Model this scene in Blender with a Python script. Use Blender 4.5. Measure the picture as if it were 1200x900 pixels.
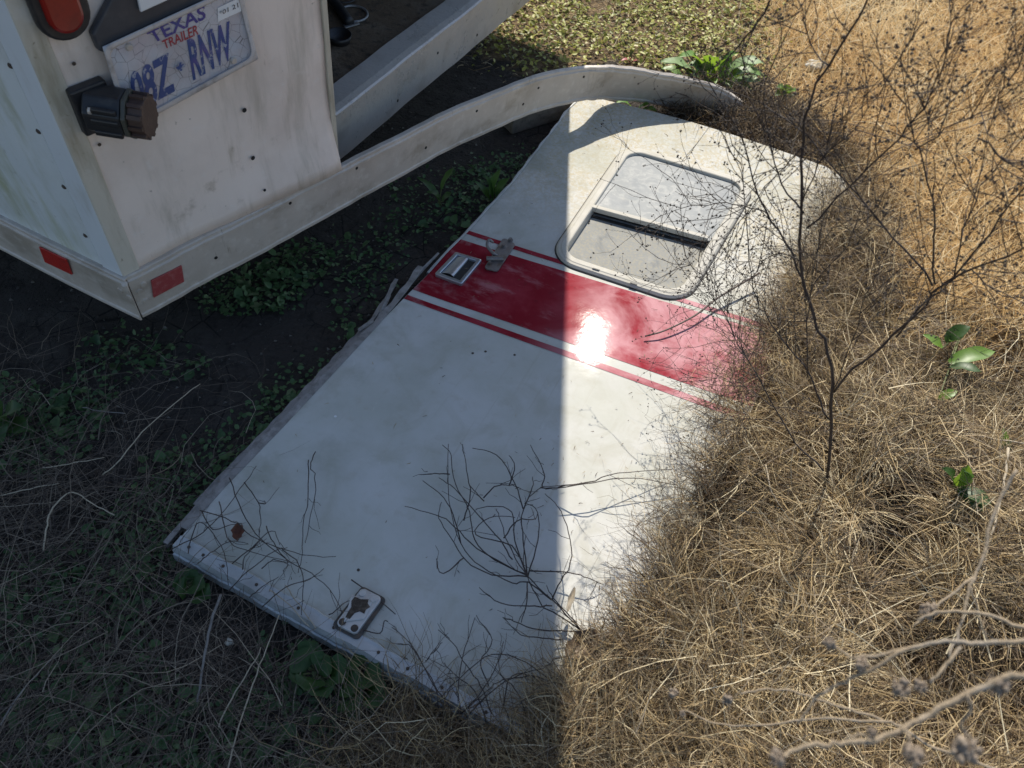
import bpy, bmesh, math, random
import numpy as np
from mathutils import Vector, Matrix
from mathutils.bvhtree import BVHTree

random.seed(11); rng = np.random.default_rng(11)
for o in list(bpy.data.objects): bpy.data.objects.remove(o)
S = bpy.context.scene
COL = S.collection

# ------------------------------------------------------------------ camera, sky, sun, exposure
EYE = np.array([0., 0., 1.55]); FPX = 900.; NADIR = (540., 1180.)
_d = np.array([(NADIR[0]-600)/FPX, -(NADIR[1]-450)/FPX, -1.]); _d /= np.linalg.norm(_d)
_y = np.array([0, 0, -1.]) - _d*(-_d[2]); _y /= np.linalg.norm(_y)
_z = -_d; _x = np.cross(_y, _z)
ROT = np.array([_x, _y, _z])
cam = bpy.data.cameras.new('camera'); camo = bpy.data.objects.new('camera', cam); COL.objects.link(camo)
camo.matrix_world = Matrix([[*ROT[i], EYE[i]] for i in range(3)] + [[0, 0, 0, 1]])
cam.sensor_width = 36; cam.lens = 36*FPX/1200; cam.clip_start = .02; cam.clip_end = 500
cam.dof.use_dof = True; cam.dof.focus_distance = 2.1; cam.dof.aperture_fstop = 7.0
S.camera = camo
SUN_AZ, SUN_EL = math.radians(8.), math.radians(47.)
SUN = np.array([math.sin(SUN_AZ)*math.cos(SUN_EL), math.cos(SUN_AZ)*math.cos(SUN_EL), math.sin(SUN_EL)])
w = bpy.data.worlds.new('World'); S.world = w; w.use_nodes = True
sk = w.node_tree.nodes.new('ShaderNodeTexSky'); sk.sky_type = 'NISHITA'; sk.sun_disc = False
sk.sun_elevation = SUN_EL; sk.sun_rotation = SUN_AZ; sk.dust_density = .6; sk.ozone_density = 1.2
bg = w.node_tree.nodes['Background']; bg.inputs[1].default_value = .13
w.node_tree.links.new(sk.outputs[0], bg.inputs[0])
sl = bpy.data.lights.new('sun', 'SUN'); sl.energy = 5.0; sl.angle = math.radians(.5); sl.color = (1, .94, .83)
so = bpy.data.objects.new('sun', sl); COL.objects.link(so); so.location = (0, 3, 6)
so.rotation_euler = Vector(-SUN).to_track_quat('-Z', 'Y').to_euler()
S.view_settings.view_transform = 'Standard'; S.view_settings.look = 'None'
S.view_settings.exposure = .3; S.view_settings.gamma = 1
S.cycles.max_bounces = 6; S.cycles.transparent_max_bounces = 6

# ------------------------------------------------------------------ measuring: from the survey photograph to metres
def nrm(v): v = np.asarray(v, float); return v/np.linalg.norm(v)
def ray(p): return nrm(ROT @ np.array([(p[0]-600)/FPX, -(p[1]-450)/FPX, -1.]))
def at(p, z=0.):
    r = ray(p); return EYE + r*((z-EYE[2])/r[2])
def onpl(p, q, n):
    r = ray(p); return EYE + r*((np.asarray(q)-EYE) @ n/(r @ n))
def proj(P):
    v = ROT.T @ (np.asarray(P)-EYE); return np.array([600+FPX*v[0]/-v[2], 450-FPX*v[1]/-v[2]])

# ------------------------------------------------------------------ materials
def lin(c): return tuple(((x/255)/12.92 if x/255 <= .04045 else ((x/255+.055)/1.055)**2.4) for x in c)
def M(name, base, rough=.6, metal=0., layers=(), bump=(), spec=.5, rvar=0., coat=0.):
    m = bpy.data.materials.new(name); m.use_nodes = True; T = m.node_tree; N = T.nodes; L = T.links
    b = N['Principled BSDF']; b.inputs['Roughness'].default_value = rough; b.inputs['Metallic'].default_value = metal
    b.inputs['Specular IOR Level'].default_value = spec; b.inputs['Coat Weight'].default_value = coat; b.inputs['Coat Roughness'].default_value = .12
    tc = N.new('ShaderNodeTexCoord').outputs['Object']
    def noise(scale, detail=5, kind='n', off=0., dist=0.):
        mp = N.new('ShaderNodeMapping'); L.new(tc, mp.inputs[0])
        s = scale if isinstance(scale, tuple) else (scale,)*3
        mp.inputs['Scale'].default_value = s; mp.inputs['Location'].default_value = (off, off*.7, off*.3)
        if kind == 'v':
            t = N.new('ShaderNodeTexVoronoi'); t.feature = 'DISTANCE_TO_EDGE'; t.inputs['Scale'].default_value = 1
        else:
            t = N.new('ShaderNodeTexNoise'); t.inputs['Scale'].default_value = 1; t.inputs['Detail'].default_value = detail; t.inputs['Roughness'].default_value = .62
            t.inputs['Distortion'].default_value = dist
        L.new(mp.outputs[0], t.inputs['Vector']); return t.outputs[0]
    def rampf(src, lo, hi, a=0., c=1.):
        r = N.new('ShaderNodeMapRange'); r.interpolation_type = 'SMOOTHSTEP'
        r.inputs[1].default_value = lo; r.inputs[2].default_value = hi; r.inputs[3].default_value = a; r.inputs[4].default_value = c
        L.new(src, r.inputs[0]); return r.outputs[0]
    def mul(a, c):
        q = N.new('ShaderNodeMath'); q.operation = 'MULTIPLY'; L.new(a, q.inputs[0]); L.new(c, q.inputs[1]); return q.outputs[0]
    col = None
    for i, ly in enumerate(layers):
        color, scale, lo, hi, amt = ly[:5]; opt = ly[5] if len(ly) > 5 else {}
        f = rampf(noise(scale, opt.get('detail', 6), opt.get('kind', 'n'), opt.get('off', i*3.7+1), opt.get('dist', 0.)), lo, hi, *((amt, 0) if opt.get('kind') == 'v' else (0, amt)))
        for axis, l2, h2 in opt.get('mask', ()):
            sp = N.new('ShaderNodeSeparateXYZ'); L.new(tc, sp.inputs[0])
            f = mul(f, rampf(sp.outputs['XYZ'.index(axis)], l2, h2))
        if 'noise2' in opt:
            s2, l2, h2 = opt['noise2']; f = mul(f, rampf(noise(s2, 4, 'n', i*5.1+9), l2, h2))
        x = N.new('ShaderNodeMix'); x.data_type = 'RGBA'; L.new(f, x.inputs[0]); x.inputs[7].default_value = (*color, 1)
        if col is None: x.inputs[6].default_value = (*base, 1)
        else: L.new(col, x.inputs[6])
        col = x.outputs[2]
    if col is None: b.inputs['Base Color'].default_value = (*base, 1)
    else: L.new(col, b.inputs['Base Color'])
    if rvar:
        L.new(rampf(noise(9., 6, 'n', 21), .3, .7, max(.03, rough-rvar), min(1, rough+rvar)), b.inputs['Roughness'])
    pv = None
    for sc, dist in bump:
        q = N.new('ShaderNodeBump'); q.inputs['Strength'].default_value = 1; q.inputs['Distance'].default_value = dist
        L.new(noise(sc, 6, 'n', 33), q.inputs['Height'])
        if pv: L.new(pv, q.inputs['Normal'])
        pv = q.outputs[0]
    if pv: L.new(pv, b.inputs['Normal'])
    return m
def MA(name, stops, rough=.6, trans=.3, spec=.3, tcol=1.):
    """plant material: colour of each blade or leaf from its own 'tone' value, with light passing through"""
    m = bpy.data.materials.new(name); m.use_nodes = True; T = m.node_tree; N = T.nodes; L = T.links
    b = N['Principled BSDF']; b.inputs['Roughness'].default_value = rough; b.inputs['Specular IOR Level'].default_value = spec
    a = N.new('ShaderNodeAttribute'); a.attribute_name = 'tone'
    r = N.new('ShaderNodeValToRGB'); e = r.color_ramp.elements
    while len(e) < len(stops): e.new(.5)
    for k, (p, c) in enumerate(stops): e[k].position = p; e[k].color = (*c, 1)
    L.new(a.outputs['Fac'], r.inputs[0]); L.new(r.outputs[0], b.inputs['Base Color'])
    if trans:
        t = N.new('ShaderNodeBsdfTranslucent'); L.new(r.outputs[0], t.inputs[0])
        mx = N.new('ShaderNodeMixShader'); mx.inputs[0].default_value = trans
        L.new(b.outputs[0], mx.inputs[1]); L.new(t.outputs[0], mx.inputs[2])
        L.new(mx.outputs[0], N['Material Output'].inputs[0])
    return m

# ------------------------------------------------------------------ objects
ORG = {}
def thing(name, label, cat, loc, group=None, rot=None):
    o = bpy.data.objects.new(name, None); COL.objects.link(o); o.empty_display_size = .1
    R = np.eye(3) if rot is None else np.asarray(rot, float).T      # columns = axes
    o.matrix_world = Matrix([[*R[i], float(loc[i])] for i in range(3)] + [[0, 0, 0, 1]])
    o['label'] = label; o['category'] = cat
    if group: o['group'] = group
    ORG[o.name] = (np.asarray(loc, float), R); return o
def mesh_of(name, V, Fs, mat, smooth=False, tone=None):
    me = bpy.data.meshes.new(name); V = np.asarray(V, float)
    if isinstance(Fs, np.ndarray):
        n, k = Fs.shape
        me.vertices.add(len(V)); me.vertices.foreach_set('co', V.astype(np.float32).ravel())
        me.loops.add(n*k); me.loops.foreach_set('vertex_index', Fs.astype(np.int32).ravel())
        me.polygons.add(n); me.polygons.foreach_set('loop_start', np.arange(0, n*k, k, dtype=np.int32))
        me.update(calc_edges=True)
    else:
        me.from_pydata([tuple(v) for v in V], [], [tuple(int(i) for i in f) for f in Fs]); me.update()
    if smooth: me.polygons.foreach_set('use_smooth', np.ones(len(me.polygons), bool))
    if tone is not None:
        a = me.attributes.new('tone', 'FLOAT', 'POINT'); a.data.foreach_set('value', np.asarray(tone, np.float32))
    if mat: me.materials.append(mat)
    return me
def frame_of(parent):
    loc = np.zeros(3); R = np.eye(3); p = parent
    while p is not None and p.name not in ORG: p = p.parent
    if p is not None: loc, R = ORG[p.name]
    return loc, R
def part(name, geo, mat, parent, smooth=False, tone=None, bevel=0., label=None, kind=None, local=False, recalc=True):
    """one mesh object from world-space geometry, hung under its thing"""
    V, Fs = geo; V = np.asarray(V, float); loc, R = frame_of(parent)
    if not local: V = (V-loc) @ R
    me = mesh_of(name, V, Fs, mat, smooth, tone)
    if recalc and len(me.polygons) < 60000:
        bm = bmesh.new(); bm.from_mesh(me)
        if recalc: bmesh.ops.recalc_face_normals(bm, faces=bm.faces)
        bm.to_mesh(me); bm.free()
        if smooth: me.polygons.foreach_set('use_smooth', np.ones(len(me.polygons), bool))
    o = bpy.data.objects.new(name, me); COL.objects.link(o)
    if parent: o.parent = parent
    if bevel:
        b = o.modifiers.new('bevel', 'BEVEL'); b.width = bevel; b.segments = 2; b.limit_method = 'ANGLE'; b.angle_limit = .6
    if label: o['label'] = label
    if kind: o['kind'] = kind
    return o
def single(name, geo, mat, label, cat, origin, group=None, **k):
    o = part(name, (np.asarray(geo[0], float)-np.asarray(origin), geo[1]), mat, None, **k)
    o.location = origin; o['label'] = label; o['category'] = cat
    if group: o['group'] = group
    return o
def join(*gs):
    V = []; Fs = []; n = 0
    for v, f in gs:
        V += [tuple(x) for x in v]; Fs += [tuple(i+n for i in q) for q in f]; n += len(v)
    return V, Fs
def prism(poly, d):
    """closed polygon (Nx3) thickened by the vector d"""
    P = [np.asarray(p, float) for p in poly]; n = len(P)
    return P+[p+np.asarray(d) for p in P], [tuple(range(n))[::-1], tuple(range(n, 2*n))]+[(i, (i+1) % n, n+(i+1) % n, n+i) for i in range(n)]
def box(c, ax, ay, az):
    c, ax, ay, az = map(np.asarray, (c, ax, ay, az))
    return prism([c-ax-ay-az, c+ax-ay-az, c+ax+ay-az, c-ax+ay-az], 2*az)
def tube(path, r0, r1=None, n=5, cap=True):
    P = np.asarray(path, float); r1 = r0 if r1 is None else r1; m = len(P)
    V = []; Fs = []; T = np.gradient(P, axis=0); up = np.array([.31, .17, .93])
    for i in range(m):
        t = nrm(T[i]+1e-9); a = np.cross(t, up)
        if np.linalg.norm(a) < .1: a = np.cross(t, [1, 0, 0])
        a = nrm(a); b = np.cross(t, a); r = r0+(r1-r0)*i/max(1, m-1)
        for k in range(n):
            q = 2*math.pi*k/n; V.append(P[i]+r*(math.cos(q)*a+math.sin(q)*b))
    for i in range(m-1):
        for k in range(n): Fs.append((i*n+k, i*n+(k+1) % n, (i+1)*n+(k+1) % n, (i+1)*n+k))
    if cap: Fs += [tuple(range(n))[::-1], tuple(range((m-1)*n, m*n))]
    return V, Fs
def smooth_path(P, per=4):
    P = np.asarray(P, float); n = len(P)
    if n < 3: return P
    Q = np.vstack([2*P[0]-P[1], P, 2*P[-1]-P[-2]]); out = []
    for i in range(1, n):
        a, b, c, d = Q[i-1], Q[i], Q[i+1], Q[i+2]
        for k in range(per):
            t = k/per; out.append(.5*(2*b+(c-a)*t+(2*a-5*b+4*c-d)*t*t+(3*b-a-3*c+d)*t**3))
    out.append(P[-1]); return np.array(out)
def disc(c, n, r, h, seg=10, r2=None):
    n = nrm(n); a = nrm(np.cross(n, [.3, .2, .91])); b = np.cross(n, a); r2 = r if r2 is None else r2
    lo = [c+r*(math.cos(q)*a+math.sin(q)*b) for q in np.linspace(0, 2*math.pi, seg, endpoint=False)]
    hi = [c+n*h+r2*(math.cos(q)*a+math.sin(q)*b) for q in np.linspace(0, 2*math.pi, seg, endpoint=False)]
    return lo+hi, [tuple(range(seg))[::-1], tuple(range(seg, 2*seg))]+[(i, (i+1) % seg, seg+(i+1) % seg, seg+i) for i in range(seg)]
def inpoly(P, poly):
    x, y = P[:, 0], P[:, 1]; ins = np.zeros(len(P), bool); n = len(poly)
    for i in range(n):
        (x1, y1), (x2, y2) = poly[i][:2], poly[(i+1) % n][:2]
        c = ((y1 > y) != (y2 > y)); ins ^= c & (x < (x2-x1)*(y-y1)/((y2-y1) if y2 != y1 else 1e-9)+x1)
    return ins

# ------------------------------------------------------------------ ground
def sstep(a, b, x): t = np.clip((x-a)/(b-a), 0, 1); return t*t*(3-2*t)
DZ = .055                                                        # upper face of the lying door
dA = at((203, 640), DZ); dTL = at((700, 117), DZ); dTR = at((1003, 219), DZ); dBR = dTR-(dTL-dA)*.985
E_in = nrm(np.array([-(dTR-dBR)[1], (dTR-dBR)[0], 0]))           # from the door's right edge inwards
def edge_d(P):                                                   # + to the right of the door's right edge
    return -((P[:, :2]-dBR[:2]) @ E_in[:2])
_w = [(rng.uniform(0, 2*math.pi), rng.uniform(.8, 7), rng.uniform(0, 6.28)) for _ in range(14)]
def bumps(x, y):
    z = 0
    for a, f, p in _w: z = z+np.sin((x*math.cos(a)+y*math.sin(a))*f*2+p)/(1+f)
    return z*.006
def sstep(a, b, x): t = np.clip((x-a)/(b-a), 0, 1); return t*t*(3-2*t)
def lumps(x, y):
    z = 0
    for a, f, p in _w: z = z+np.sin((x*math.cos(a)+y*math.sin(a))*(f*2+4)+p)
    return z/4.
def gz(x, y):
    P = np.stack([x, y], -1).reshape(-1, 2); d = edge_d(P).reshape(np.shape(x))
    m = sstep(.0, .35, d)*(.075-.045*sstep(1.6, 2.6, y))
    flat = sstep(-.04, .08, np.abs(d+.42)-.42)
    near = 1-sstep(2.2, 2.7, y)
    return bumps(x, y)*(1-(1-flat)*near)+m*(1+.45*lumps(x, y))-.004*(1-flat)
def poly(*px): return [at(p)[:2] for p in px]
SHADE_HOLLOW = poly((1005, 570), (1055, 550), (1075, 640), (1060, 780), (1010, 860), (975, 830), (985, 690))  # hollow with thinned, darkened straw, standing in for the shadow band by the weed
def shade_hollow(P): return np.mean([inpoly(P[:, :2]+d, SHADE_HOLLOW) for d in ([0, 0], [.025, 0], [-.025, 0], [0, .03], [0, -.03], [.04, .03], [-.04, -.03])], 0)
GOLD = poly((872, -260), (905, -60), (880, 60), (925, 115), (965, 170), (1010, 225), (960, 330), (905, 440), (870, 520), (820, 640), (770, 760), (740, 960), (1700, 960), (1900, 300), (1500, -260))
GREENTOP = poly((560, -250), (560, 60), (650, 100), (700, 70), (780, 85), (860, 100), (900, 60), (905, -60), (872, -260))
def axis(a, b, step, ext): return np.concatenate([np.array([-e for e in ext[::-1]])+a, np.arange(a, b+1e-6, step), np.array(ext)+b])
gx = axis(-2.2, 3.4, .035, [.3, 1, 3, 8, 20, 60, 150]); gy = axis(-.8, 5.2, .035, [.3, 1, 3, 8, 20, 60, 150])
X, Y = np.meshgrid(gx, gy); Zg = gz(X, Y)
GV = np.stack([X.ravel(), Y.ravel(), Zg.ravel()], -1); nx, ny = len(gx), len(gy)
ii, jj = np.meshgrid(np.arange(nx-1), np.arange(ny-1)); q = (jj*nx+ii).ravel()
GF = np.stack([q, q+1, q+nx+1, q+nx], -1)
gp = GV[:, :2]+rng.normal(0, .03, (len(GV), 2))
straw = np.maximum(inpoly(gp, GOLD)*(1-.75*shade_hollow(GV)), inpoly(gp, GREENTOP)*.8); GV[:, 2] -= .10*shade_hollow(GV)  # straw tint cut in the hollow so its soil reads dark like shade
straw[(np.abs(GV[:, 0]) > 5) | (GV[:, 1] > 6) | (GV[:, 1] < -1)] = .8
def ground_mat():
    m = M('soil', (.055, .045, .038), .95, layers=[((.095, .082, .07), 6., .45, .75, .8), ((.015, .013, .011), 22., .5, .75, .8), ((.16, .14, .11), 90., .62, .8, .6), ((.008, .007, .006), 11., 0., .035, .85, {'kind': 'v', 'noise2': (2., .48, .62)})],
          bump=[(14., .05), (70., .012)], spec=.2)
    N = m.node_tree.nodes; L = m.node_tree.links; b = N['Principled BSDF']; src = b.inputs['Base Color'].links[0].from_socket
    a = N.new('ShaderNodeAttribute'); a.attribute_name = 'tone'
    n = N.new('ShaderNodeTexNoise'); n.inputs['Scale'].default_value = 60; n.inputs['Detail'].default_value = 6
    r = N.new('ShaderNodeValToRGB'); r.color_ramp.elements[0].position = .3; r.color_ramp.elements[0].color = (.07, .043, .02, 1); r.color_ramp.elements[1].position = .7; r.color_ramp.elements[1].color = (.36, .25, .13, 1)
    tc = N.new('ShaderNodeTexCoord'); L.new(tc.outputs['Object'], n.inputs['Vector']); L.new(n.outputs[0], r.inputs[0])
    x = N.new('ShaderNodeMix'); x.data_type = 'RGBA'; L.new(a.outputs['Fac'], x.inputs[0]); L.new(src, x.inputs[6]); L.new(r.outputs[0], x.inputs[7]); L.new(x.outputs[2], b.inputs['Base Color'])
    return m
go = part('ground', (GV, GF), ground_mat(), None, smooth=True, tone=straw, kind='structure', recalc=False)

# ------------------------------------------------------------------ trailer
ALU = (.33, .31, .285)
m_side = M('side_paint', (.60, .63, .63), .45, layers=[((.36, .38, .20), (9., 9., 1.5), .46, .66, .75), ((.28, .27, .22), 40., .62, .76, .6), ((.30, .31, .16), (14., 14., 3.), .5, .72, .55), ((.44, .44, .40), 5., .5, .7, .5), ((.68, .70, .70), 30., .55, .75, .4)], bump=[(40., .0008)], rvar=.12)
m_rear = M('rear_paint', (.76, .655, .58), .5, layers=[((.42, .36, .28), (26., 26., 1.6), .52, .70, .75, {'noise2': (4., .42, .62)}), ((.30, .24, .17), 14., .60, .76, .6), ((.36, .32, .25), (18., 18., 2.5), .5, .75, .6), ((.60, .50, .43), 5., .45, .7, .5), ((.16, .13, .10), 55., .66, .78, .8), ((.76, .71, .67), 25., .58, .75, .5), ((.22, .16, .10), (60., 60., 10.), .68, .8, .7)], bump=[(50., .0008)], rvar=.12)
m_trim = M('corner_paint', (.60, .63, .65), .4, layers=[((.42, .40, .35), (20., 20., 4.), .52, .75, .6), ((.3, .27, .2), 60., .66, .8, .7)], rvar=.1)
m_post = M('post_paint', (.54, .50, .42), .6, layers=[((.27, .23, .15), (25., 25., 3.), .45, .7, .7), ((.13, .10, .06), 70., .62, .76, .8), ((.58, .56, .52), 18., .56, .72, .6)], bump=[(60., .001)])
m_alu = M('weathered_aluminium', (.50, .44, .38), .5, .1, layers=[((.27, .22, .165), (5., 5., 9.), .48, .68, .65), ((.16, .12, .085), (70., 70., 6.), .60, .74, .7, {'noise2': (5., .5, .62)}), ((.40, .34, .28), 7., .45, .7, .6), ((.66, .61, .55), 30., .5, .75, .5), ((.18, .15, .12), (90., 90., 12.), .62, .8, .6), ((.10, .08, .065), 140., .68, .8, .7)], bump=[(45., .001)], rvar=.14)
m_hole = M('dark_hole', (.012, .011, .011), .8)
m_riv = M('rusty_rivet', (.06, .045, .035), .7, layers=[((.14, .07, .03), 200., .5, .7, .7)])
m_red = M('red_reflector', (.42, .025, .02), .3, layers=[((.25, .03, .025), 60., .45, .7, .7), ((.45, .22, .18), 120., .6, .8, .5)], bump=[(400., .0008)])
m_lens = M('red_lens', (.24, .014, .009), .25, layers=[((.16, .010, .008), 30., .45, .7, .7)], coat=.4)
m_rub = M('black_rubber', (.018, .018, .02), .45, layers=[((.06, .055, .05), 40., .5, .75, .6)], bump=[(150., .0006)])
m_brk = M('dark_bracket', (.040, .042, .050), .5, layers=[((.10, .095, .09), 14., .5, .75, .5)], rvar=.1)
m_brown = M('brown_cap', (.055, .030, .022), .6, layers=[((.10, .06, .04), 60., .5, .7, .6)], bump=[(200., .0008)])
m_white = M('white_plastic', (.7, .7, .7), .35)
m_floor = M('trailer_floor', (.13, .094, .064), .9, spec=.05, layers=[((.17, .135, .10), 8., .48, .7, .8), ((.03, .028, .026), 30., .5, .7, .7), ((.22, .2, .18), 110., .62, .78, .6)], bump=[(60., .006)])
m_in = M('trailer_lining', (.10, .095, .09), .8, layers=[((.05, .045, .04), 4., .4, .7, .7)])

U = -ray((465, 1070)); C0 = at((165, 370), .235)                   # the body leans a few degrees on the soft ground
bR = onpl((400, 238), C0, U); eR = nrm(bR-C0); nR = nrm(np.cross(eR, U)); nR = nR if nR @ (EYE-C0) > 0 else -nR
bL = onpl((0, 287), C0, U); eL = nrm(bL-C0); nL = nrm(np.cross(eL, U)); nL = nL if nL @ (EYE-C0) > 0 else -nL
def PR(p, off=0.): return onpl(p, C0+nR*off, nR)
def PL(p, off=0.): return onpl(p, C0+nL*off, nL)
TR = thing('cargo_trailer', 'dirty white cargo trailer with bent lower rim and a licence plate beside its open doorway', 'trailer', (C0[0], C0[1], 0))
TOP = 3.0
hgt = lambda p: (p-C0) @ U
# side wall on the left
LW = 2.3
s_base = PL((117, 304)); hb = hgt(s_base); ab = (s_base-C0) @ eL
def LP(a, h, off=0.): return C0+eL*a+U*h+nL*off
part('side_panel', prism([LP(ab+.001, hb-.03), LP(LW, hb-.03), LP(LW, TOP), LP(ab+.001, TOP)], -nL*.03), m_side, TR, bevel=.001)
part('corner_trim', prism([LP(.0, .12, .003), LP(ab-.0015, .12, .003), LP(ab-.0015, TOP, .003), LP(.0, TOP, .003)], -nL*.033), m_trim, TR, bevel=.004)
for p in ((12, 77), (45, 154), (75, 219), (100, 276), (-22, -2), (-30, 245), (-60, 225)):
    part('rivet', disc(PL(p), nL, .0055, .002, 10, .004), m_riv, TR)
# rear wall panel, its lower right corner sprung outwards
jb = PR((392, 187)); aj = (jb-C0) @ eR; hj = hgt(jb); h0p = hgt(PR((150, 319)))
def RP(a, h, off=0.): return C0+eR*a+U*h+nR*off
na, nh = 30, 44; V = []
hs = np.concatenate([np.linspace(0, .35, 28), np.linspace(.38, 1, nh-28)**1.0*1.0])
for j in range(nh):
    t = j/(nh-1); t = t*.3/.6 if t < .6 else .3+(t-.6)/.4*.7
    for i in range(na):
        s = i/(na-1); a = .002+(aj-.004)*s
        lo = h0p-.012+(hj-h0p)*s
        h = lo+(TOP-lo)*t; g = (h-lo)
        off = .030*sstep(.25, 1., s)*sstep(.13, .0, g)+.0018*math.sin(a*23+h*9)+.0015*math.sin(h*31-a*11)
        V.append(RP(a, h, off))
Fq = [(j*na+i, j*na+i+1, (j+1)*na+i+1, (j+1)*na+i) for j in range(nh-1) for i in range(na-1)]
rp = part('rear_panel', (V, Fq), m_rear, TR, smooth=True)
sm = rp.modifiers.new('thick', 'SOLIDIFY'); sm.thickness = .006; sm.offset = -1
BV_rear = BVHTree.FromPolygons([tuple(v) for v in V], Fq)
def hit(bv, p, off=0.):
    r = ray(p); q, n, *_ = bv.ray_cast(Vector(EYE), Vector(r))
    if q is None: return None, None
    n = np.array(n); n = n if n @ r < 0 else -n
    return np.array(q)+n*off, n
# rounded corner post on the rear face
ac = (PR((158, 300))-C0) @ eR
part('corner_post', prism([RP(-.002, .10, .0035), RP(ac, .10, .0035), RP(ac+.002, TOP, .0035), RP(-.002, TOP, .0035)], -nR*.012), m_post, TR, bevel=.003)
part('door_jamb', prism([RP(aj-.002, hj+.004, .004), RP(aj+.012, hj+.006, .004), RP(aj+.012, TOP-.4, .004), RP(aj-.002, TOP-.4, .004)], -nR*.05), M('jamb_edge', (.50, .45, .36), .6, layers=[((.3, .26, .19), (40., 40., 8.), .45, .7, .7)]), TR, bevel=.002)
# doorway sill, a bent channel
gB = lambda p, dh=0.: onpl(p, C0+U*dh, U)
sB0 = gB((397, 188)); S1d = gB((620, 1))-sB0; eS = nrm(S1d); nS = nrm(np.cross(eS, U)); nS = nS if nS @ (EYE-sB0) > 0 else -nS
P1 = at((667, 180), DZ); P2 = at((655, 840), DZ); nsh = nrm(np.cross(P2-P1, SUN))
LS = ((P1-sB0) @ nsh)/(eS @ nsh)                                   # length of the sill to the far post
Cc = sB0+eS*LS; uC = nrm(U-nsh*(nsh @ U))
hS = (onpl((388, 137), sB0, nS)-sB0) @ U
wS = np.linalg.norm(onpl((391, 112), sB0+U*hS, U)-onpl((388, 137), sB0+U*hS, U))*.9
prof = [(-.003, 0), (0, 0), (0, hS-.012), (.003, hS-.009), (.003, hS-.004), (-.002, hS), (-.02, hS+.003), (-wS, hS+.001), (-wS, hS-.004), (-.004, hS-.004)]
def sweep(path, nrs, prof, up):
    V = []; k = len(prof); Fs = []
    for P, n in zip(path, nrs):
        for o, h in prof: V.append(P+n*o+up*h)
    for i in range(len(path)-1):
        for j in range(k): Fs.append((i*k+j, i*k+(j+1) % k, (i+1)*k+(j+1) % k, (i+1)*k+j))
    Fs += [tuple(range(k)), tuple(range((len(path)-1)*k, len(path)*k))[::-1]]
    return V, Fs
N_ = 40; pth = [sB0+eS*LS*i/(N_-1)+nS*(.0012*math.sin(i*.5)+.0008*math.sin(i*1.3)) for i in range(N_)]
m_sill = M('sill_metal', (.52, .48, .44), .38, .2, layers=[((.36, .31, .26), 9., .48, .7, .6), ((.50, .47, .44), 40., .52, .75, .5), ((.12, .10, .085), 70., .6, .76, .7)], bump=[(60., .0015)], rvar=.14)
sg = sweep(pth, [nS]*N_, prof, U); part('door_sill', sg, m_sill, TR)
BV_sill = BVHTree.FromPolygons([tuple(v) for v in sg[0]], sg[1])
for p in ((392, 157), (466, 118), (513, 62), (559, 41)):
    q, n = hit(BV_sill, p)
    if q is not None: part('rivet', disc(q, n, .0045, .001, 8), m_hole, TR)
# shell
d_r = P1*0+np.array([math.sin(math.radians(-57)), math.cos(math.radians(-57)), 0]); d_r = nrm(d_r-U*(d_r @ U))
R2 = Cc+d_r*1.9; E1 = C0+eL*LW
up = lambda p, h, u=None: p+(U if u is None else u)*h
hF = hS-.012
inset = -nS*(wS+.004)
floor_poly = [up(RP(aj+.03, 0, -.03), hF), up(sB0+inset+eS*.05, hF), up(Cc+inset-eS*.02, hF), up(R2, hF), up(E1+nL*-.05, hF), up(C0-nL*.06-nR*.06, hF)]
part('floor', prism(floor_poly, -U*.05), m_floor, TR)
part('right_wall', prism([up(Cc, 0), up(R2, 0), up(R2, TOP, uC), up(Cc, TOP, uC)], nrm(np.cross(d_r, U))*-.03 if np.cross(d_r, U) @ nS > 0 else nrm(np.cross(d_r, U))*.03), m_side, TR)
part('front_wall', prism([up(R2, 0), up(E1, 0), up(E1, TOP), up(R2, TOP, uC)], nrm(C0-E1+Cc-R2)*.03), m_in, TR)
jt = RP(aj, 0)
part('roof', prism([up(C0, TOP+.004), up(jt, TOP+.004), up(Cc, TOP+.004, uC), up(R2, TOP+.004, uC), up(E1, TOP+.004)], U*.04), m_trim, TR)
part('door_header', prism([up(jt, TOP-.4), up(Cc, TOP-.4, uC), up(Cc, TOP, uC), up(jt, TOP)], -nS*.03), m_rear, TR)
part('wall_lining', prism([RP(aj-.01, hF, -.035), RP(.05, hF, -.035), RP(.05, TOP, -.035), RP(aj-.01, TOP, -.035)], -nR*.01), m_in, TR)
part('side_lining', prism([LP(.06, hF, -.034), LP(LW-.04, hF, -.034), LP(LW-.04, TOP, -.034), LP(.06, TOP, -.034)], -nL*.01), m_in, TR)
part('chassis', prism([up(C0-nR*.25-nL*.25, .05), up(sB0-nS*.3, .05), up(Cc-nS*.3-eS*.2, .05), up(R2+nrm(C0-E1)*.2, .05), up(E1-nL*.2+nrm(C0-E1)*.3, .05)], U*.06), m_in, TR)
# wheels far under the floor
mid = (C0+Cc+R2+E1)/4
for sgn in (-1, 1):
    c = mid+eS*sgn*.55; c = np.array([c[0], c[1], .205]); wd = part('wheel', disc(c-eS*.08, eS, .2, .16, 24), m_rub, TR, bevel=.02)
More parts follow.
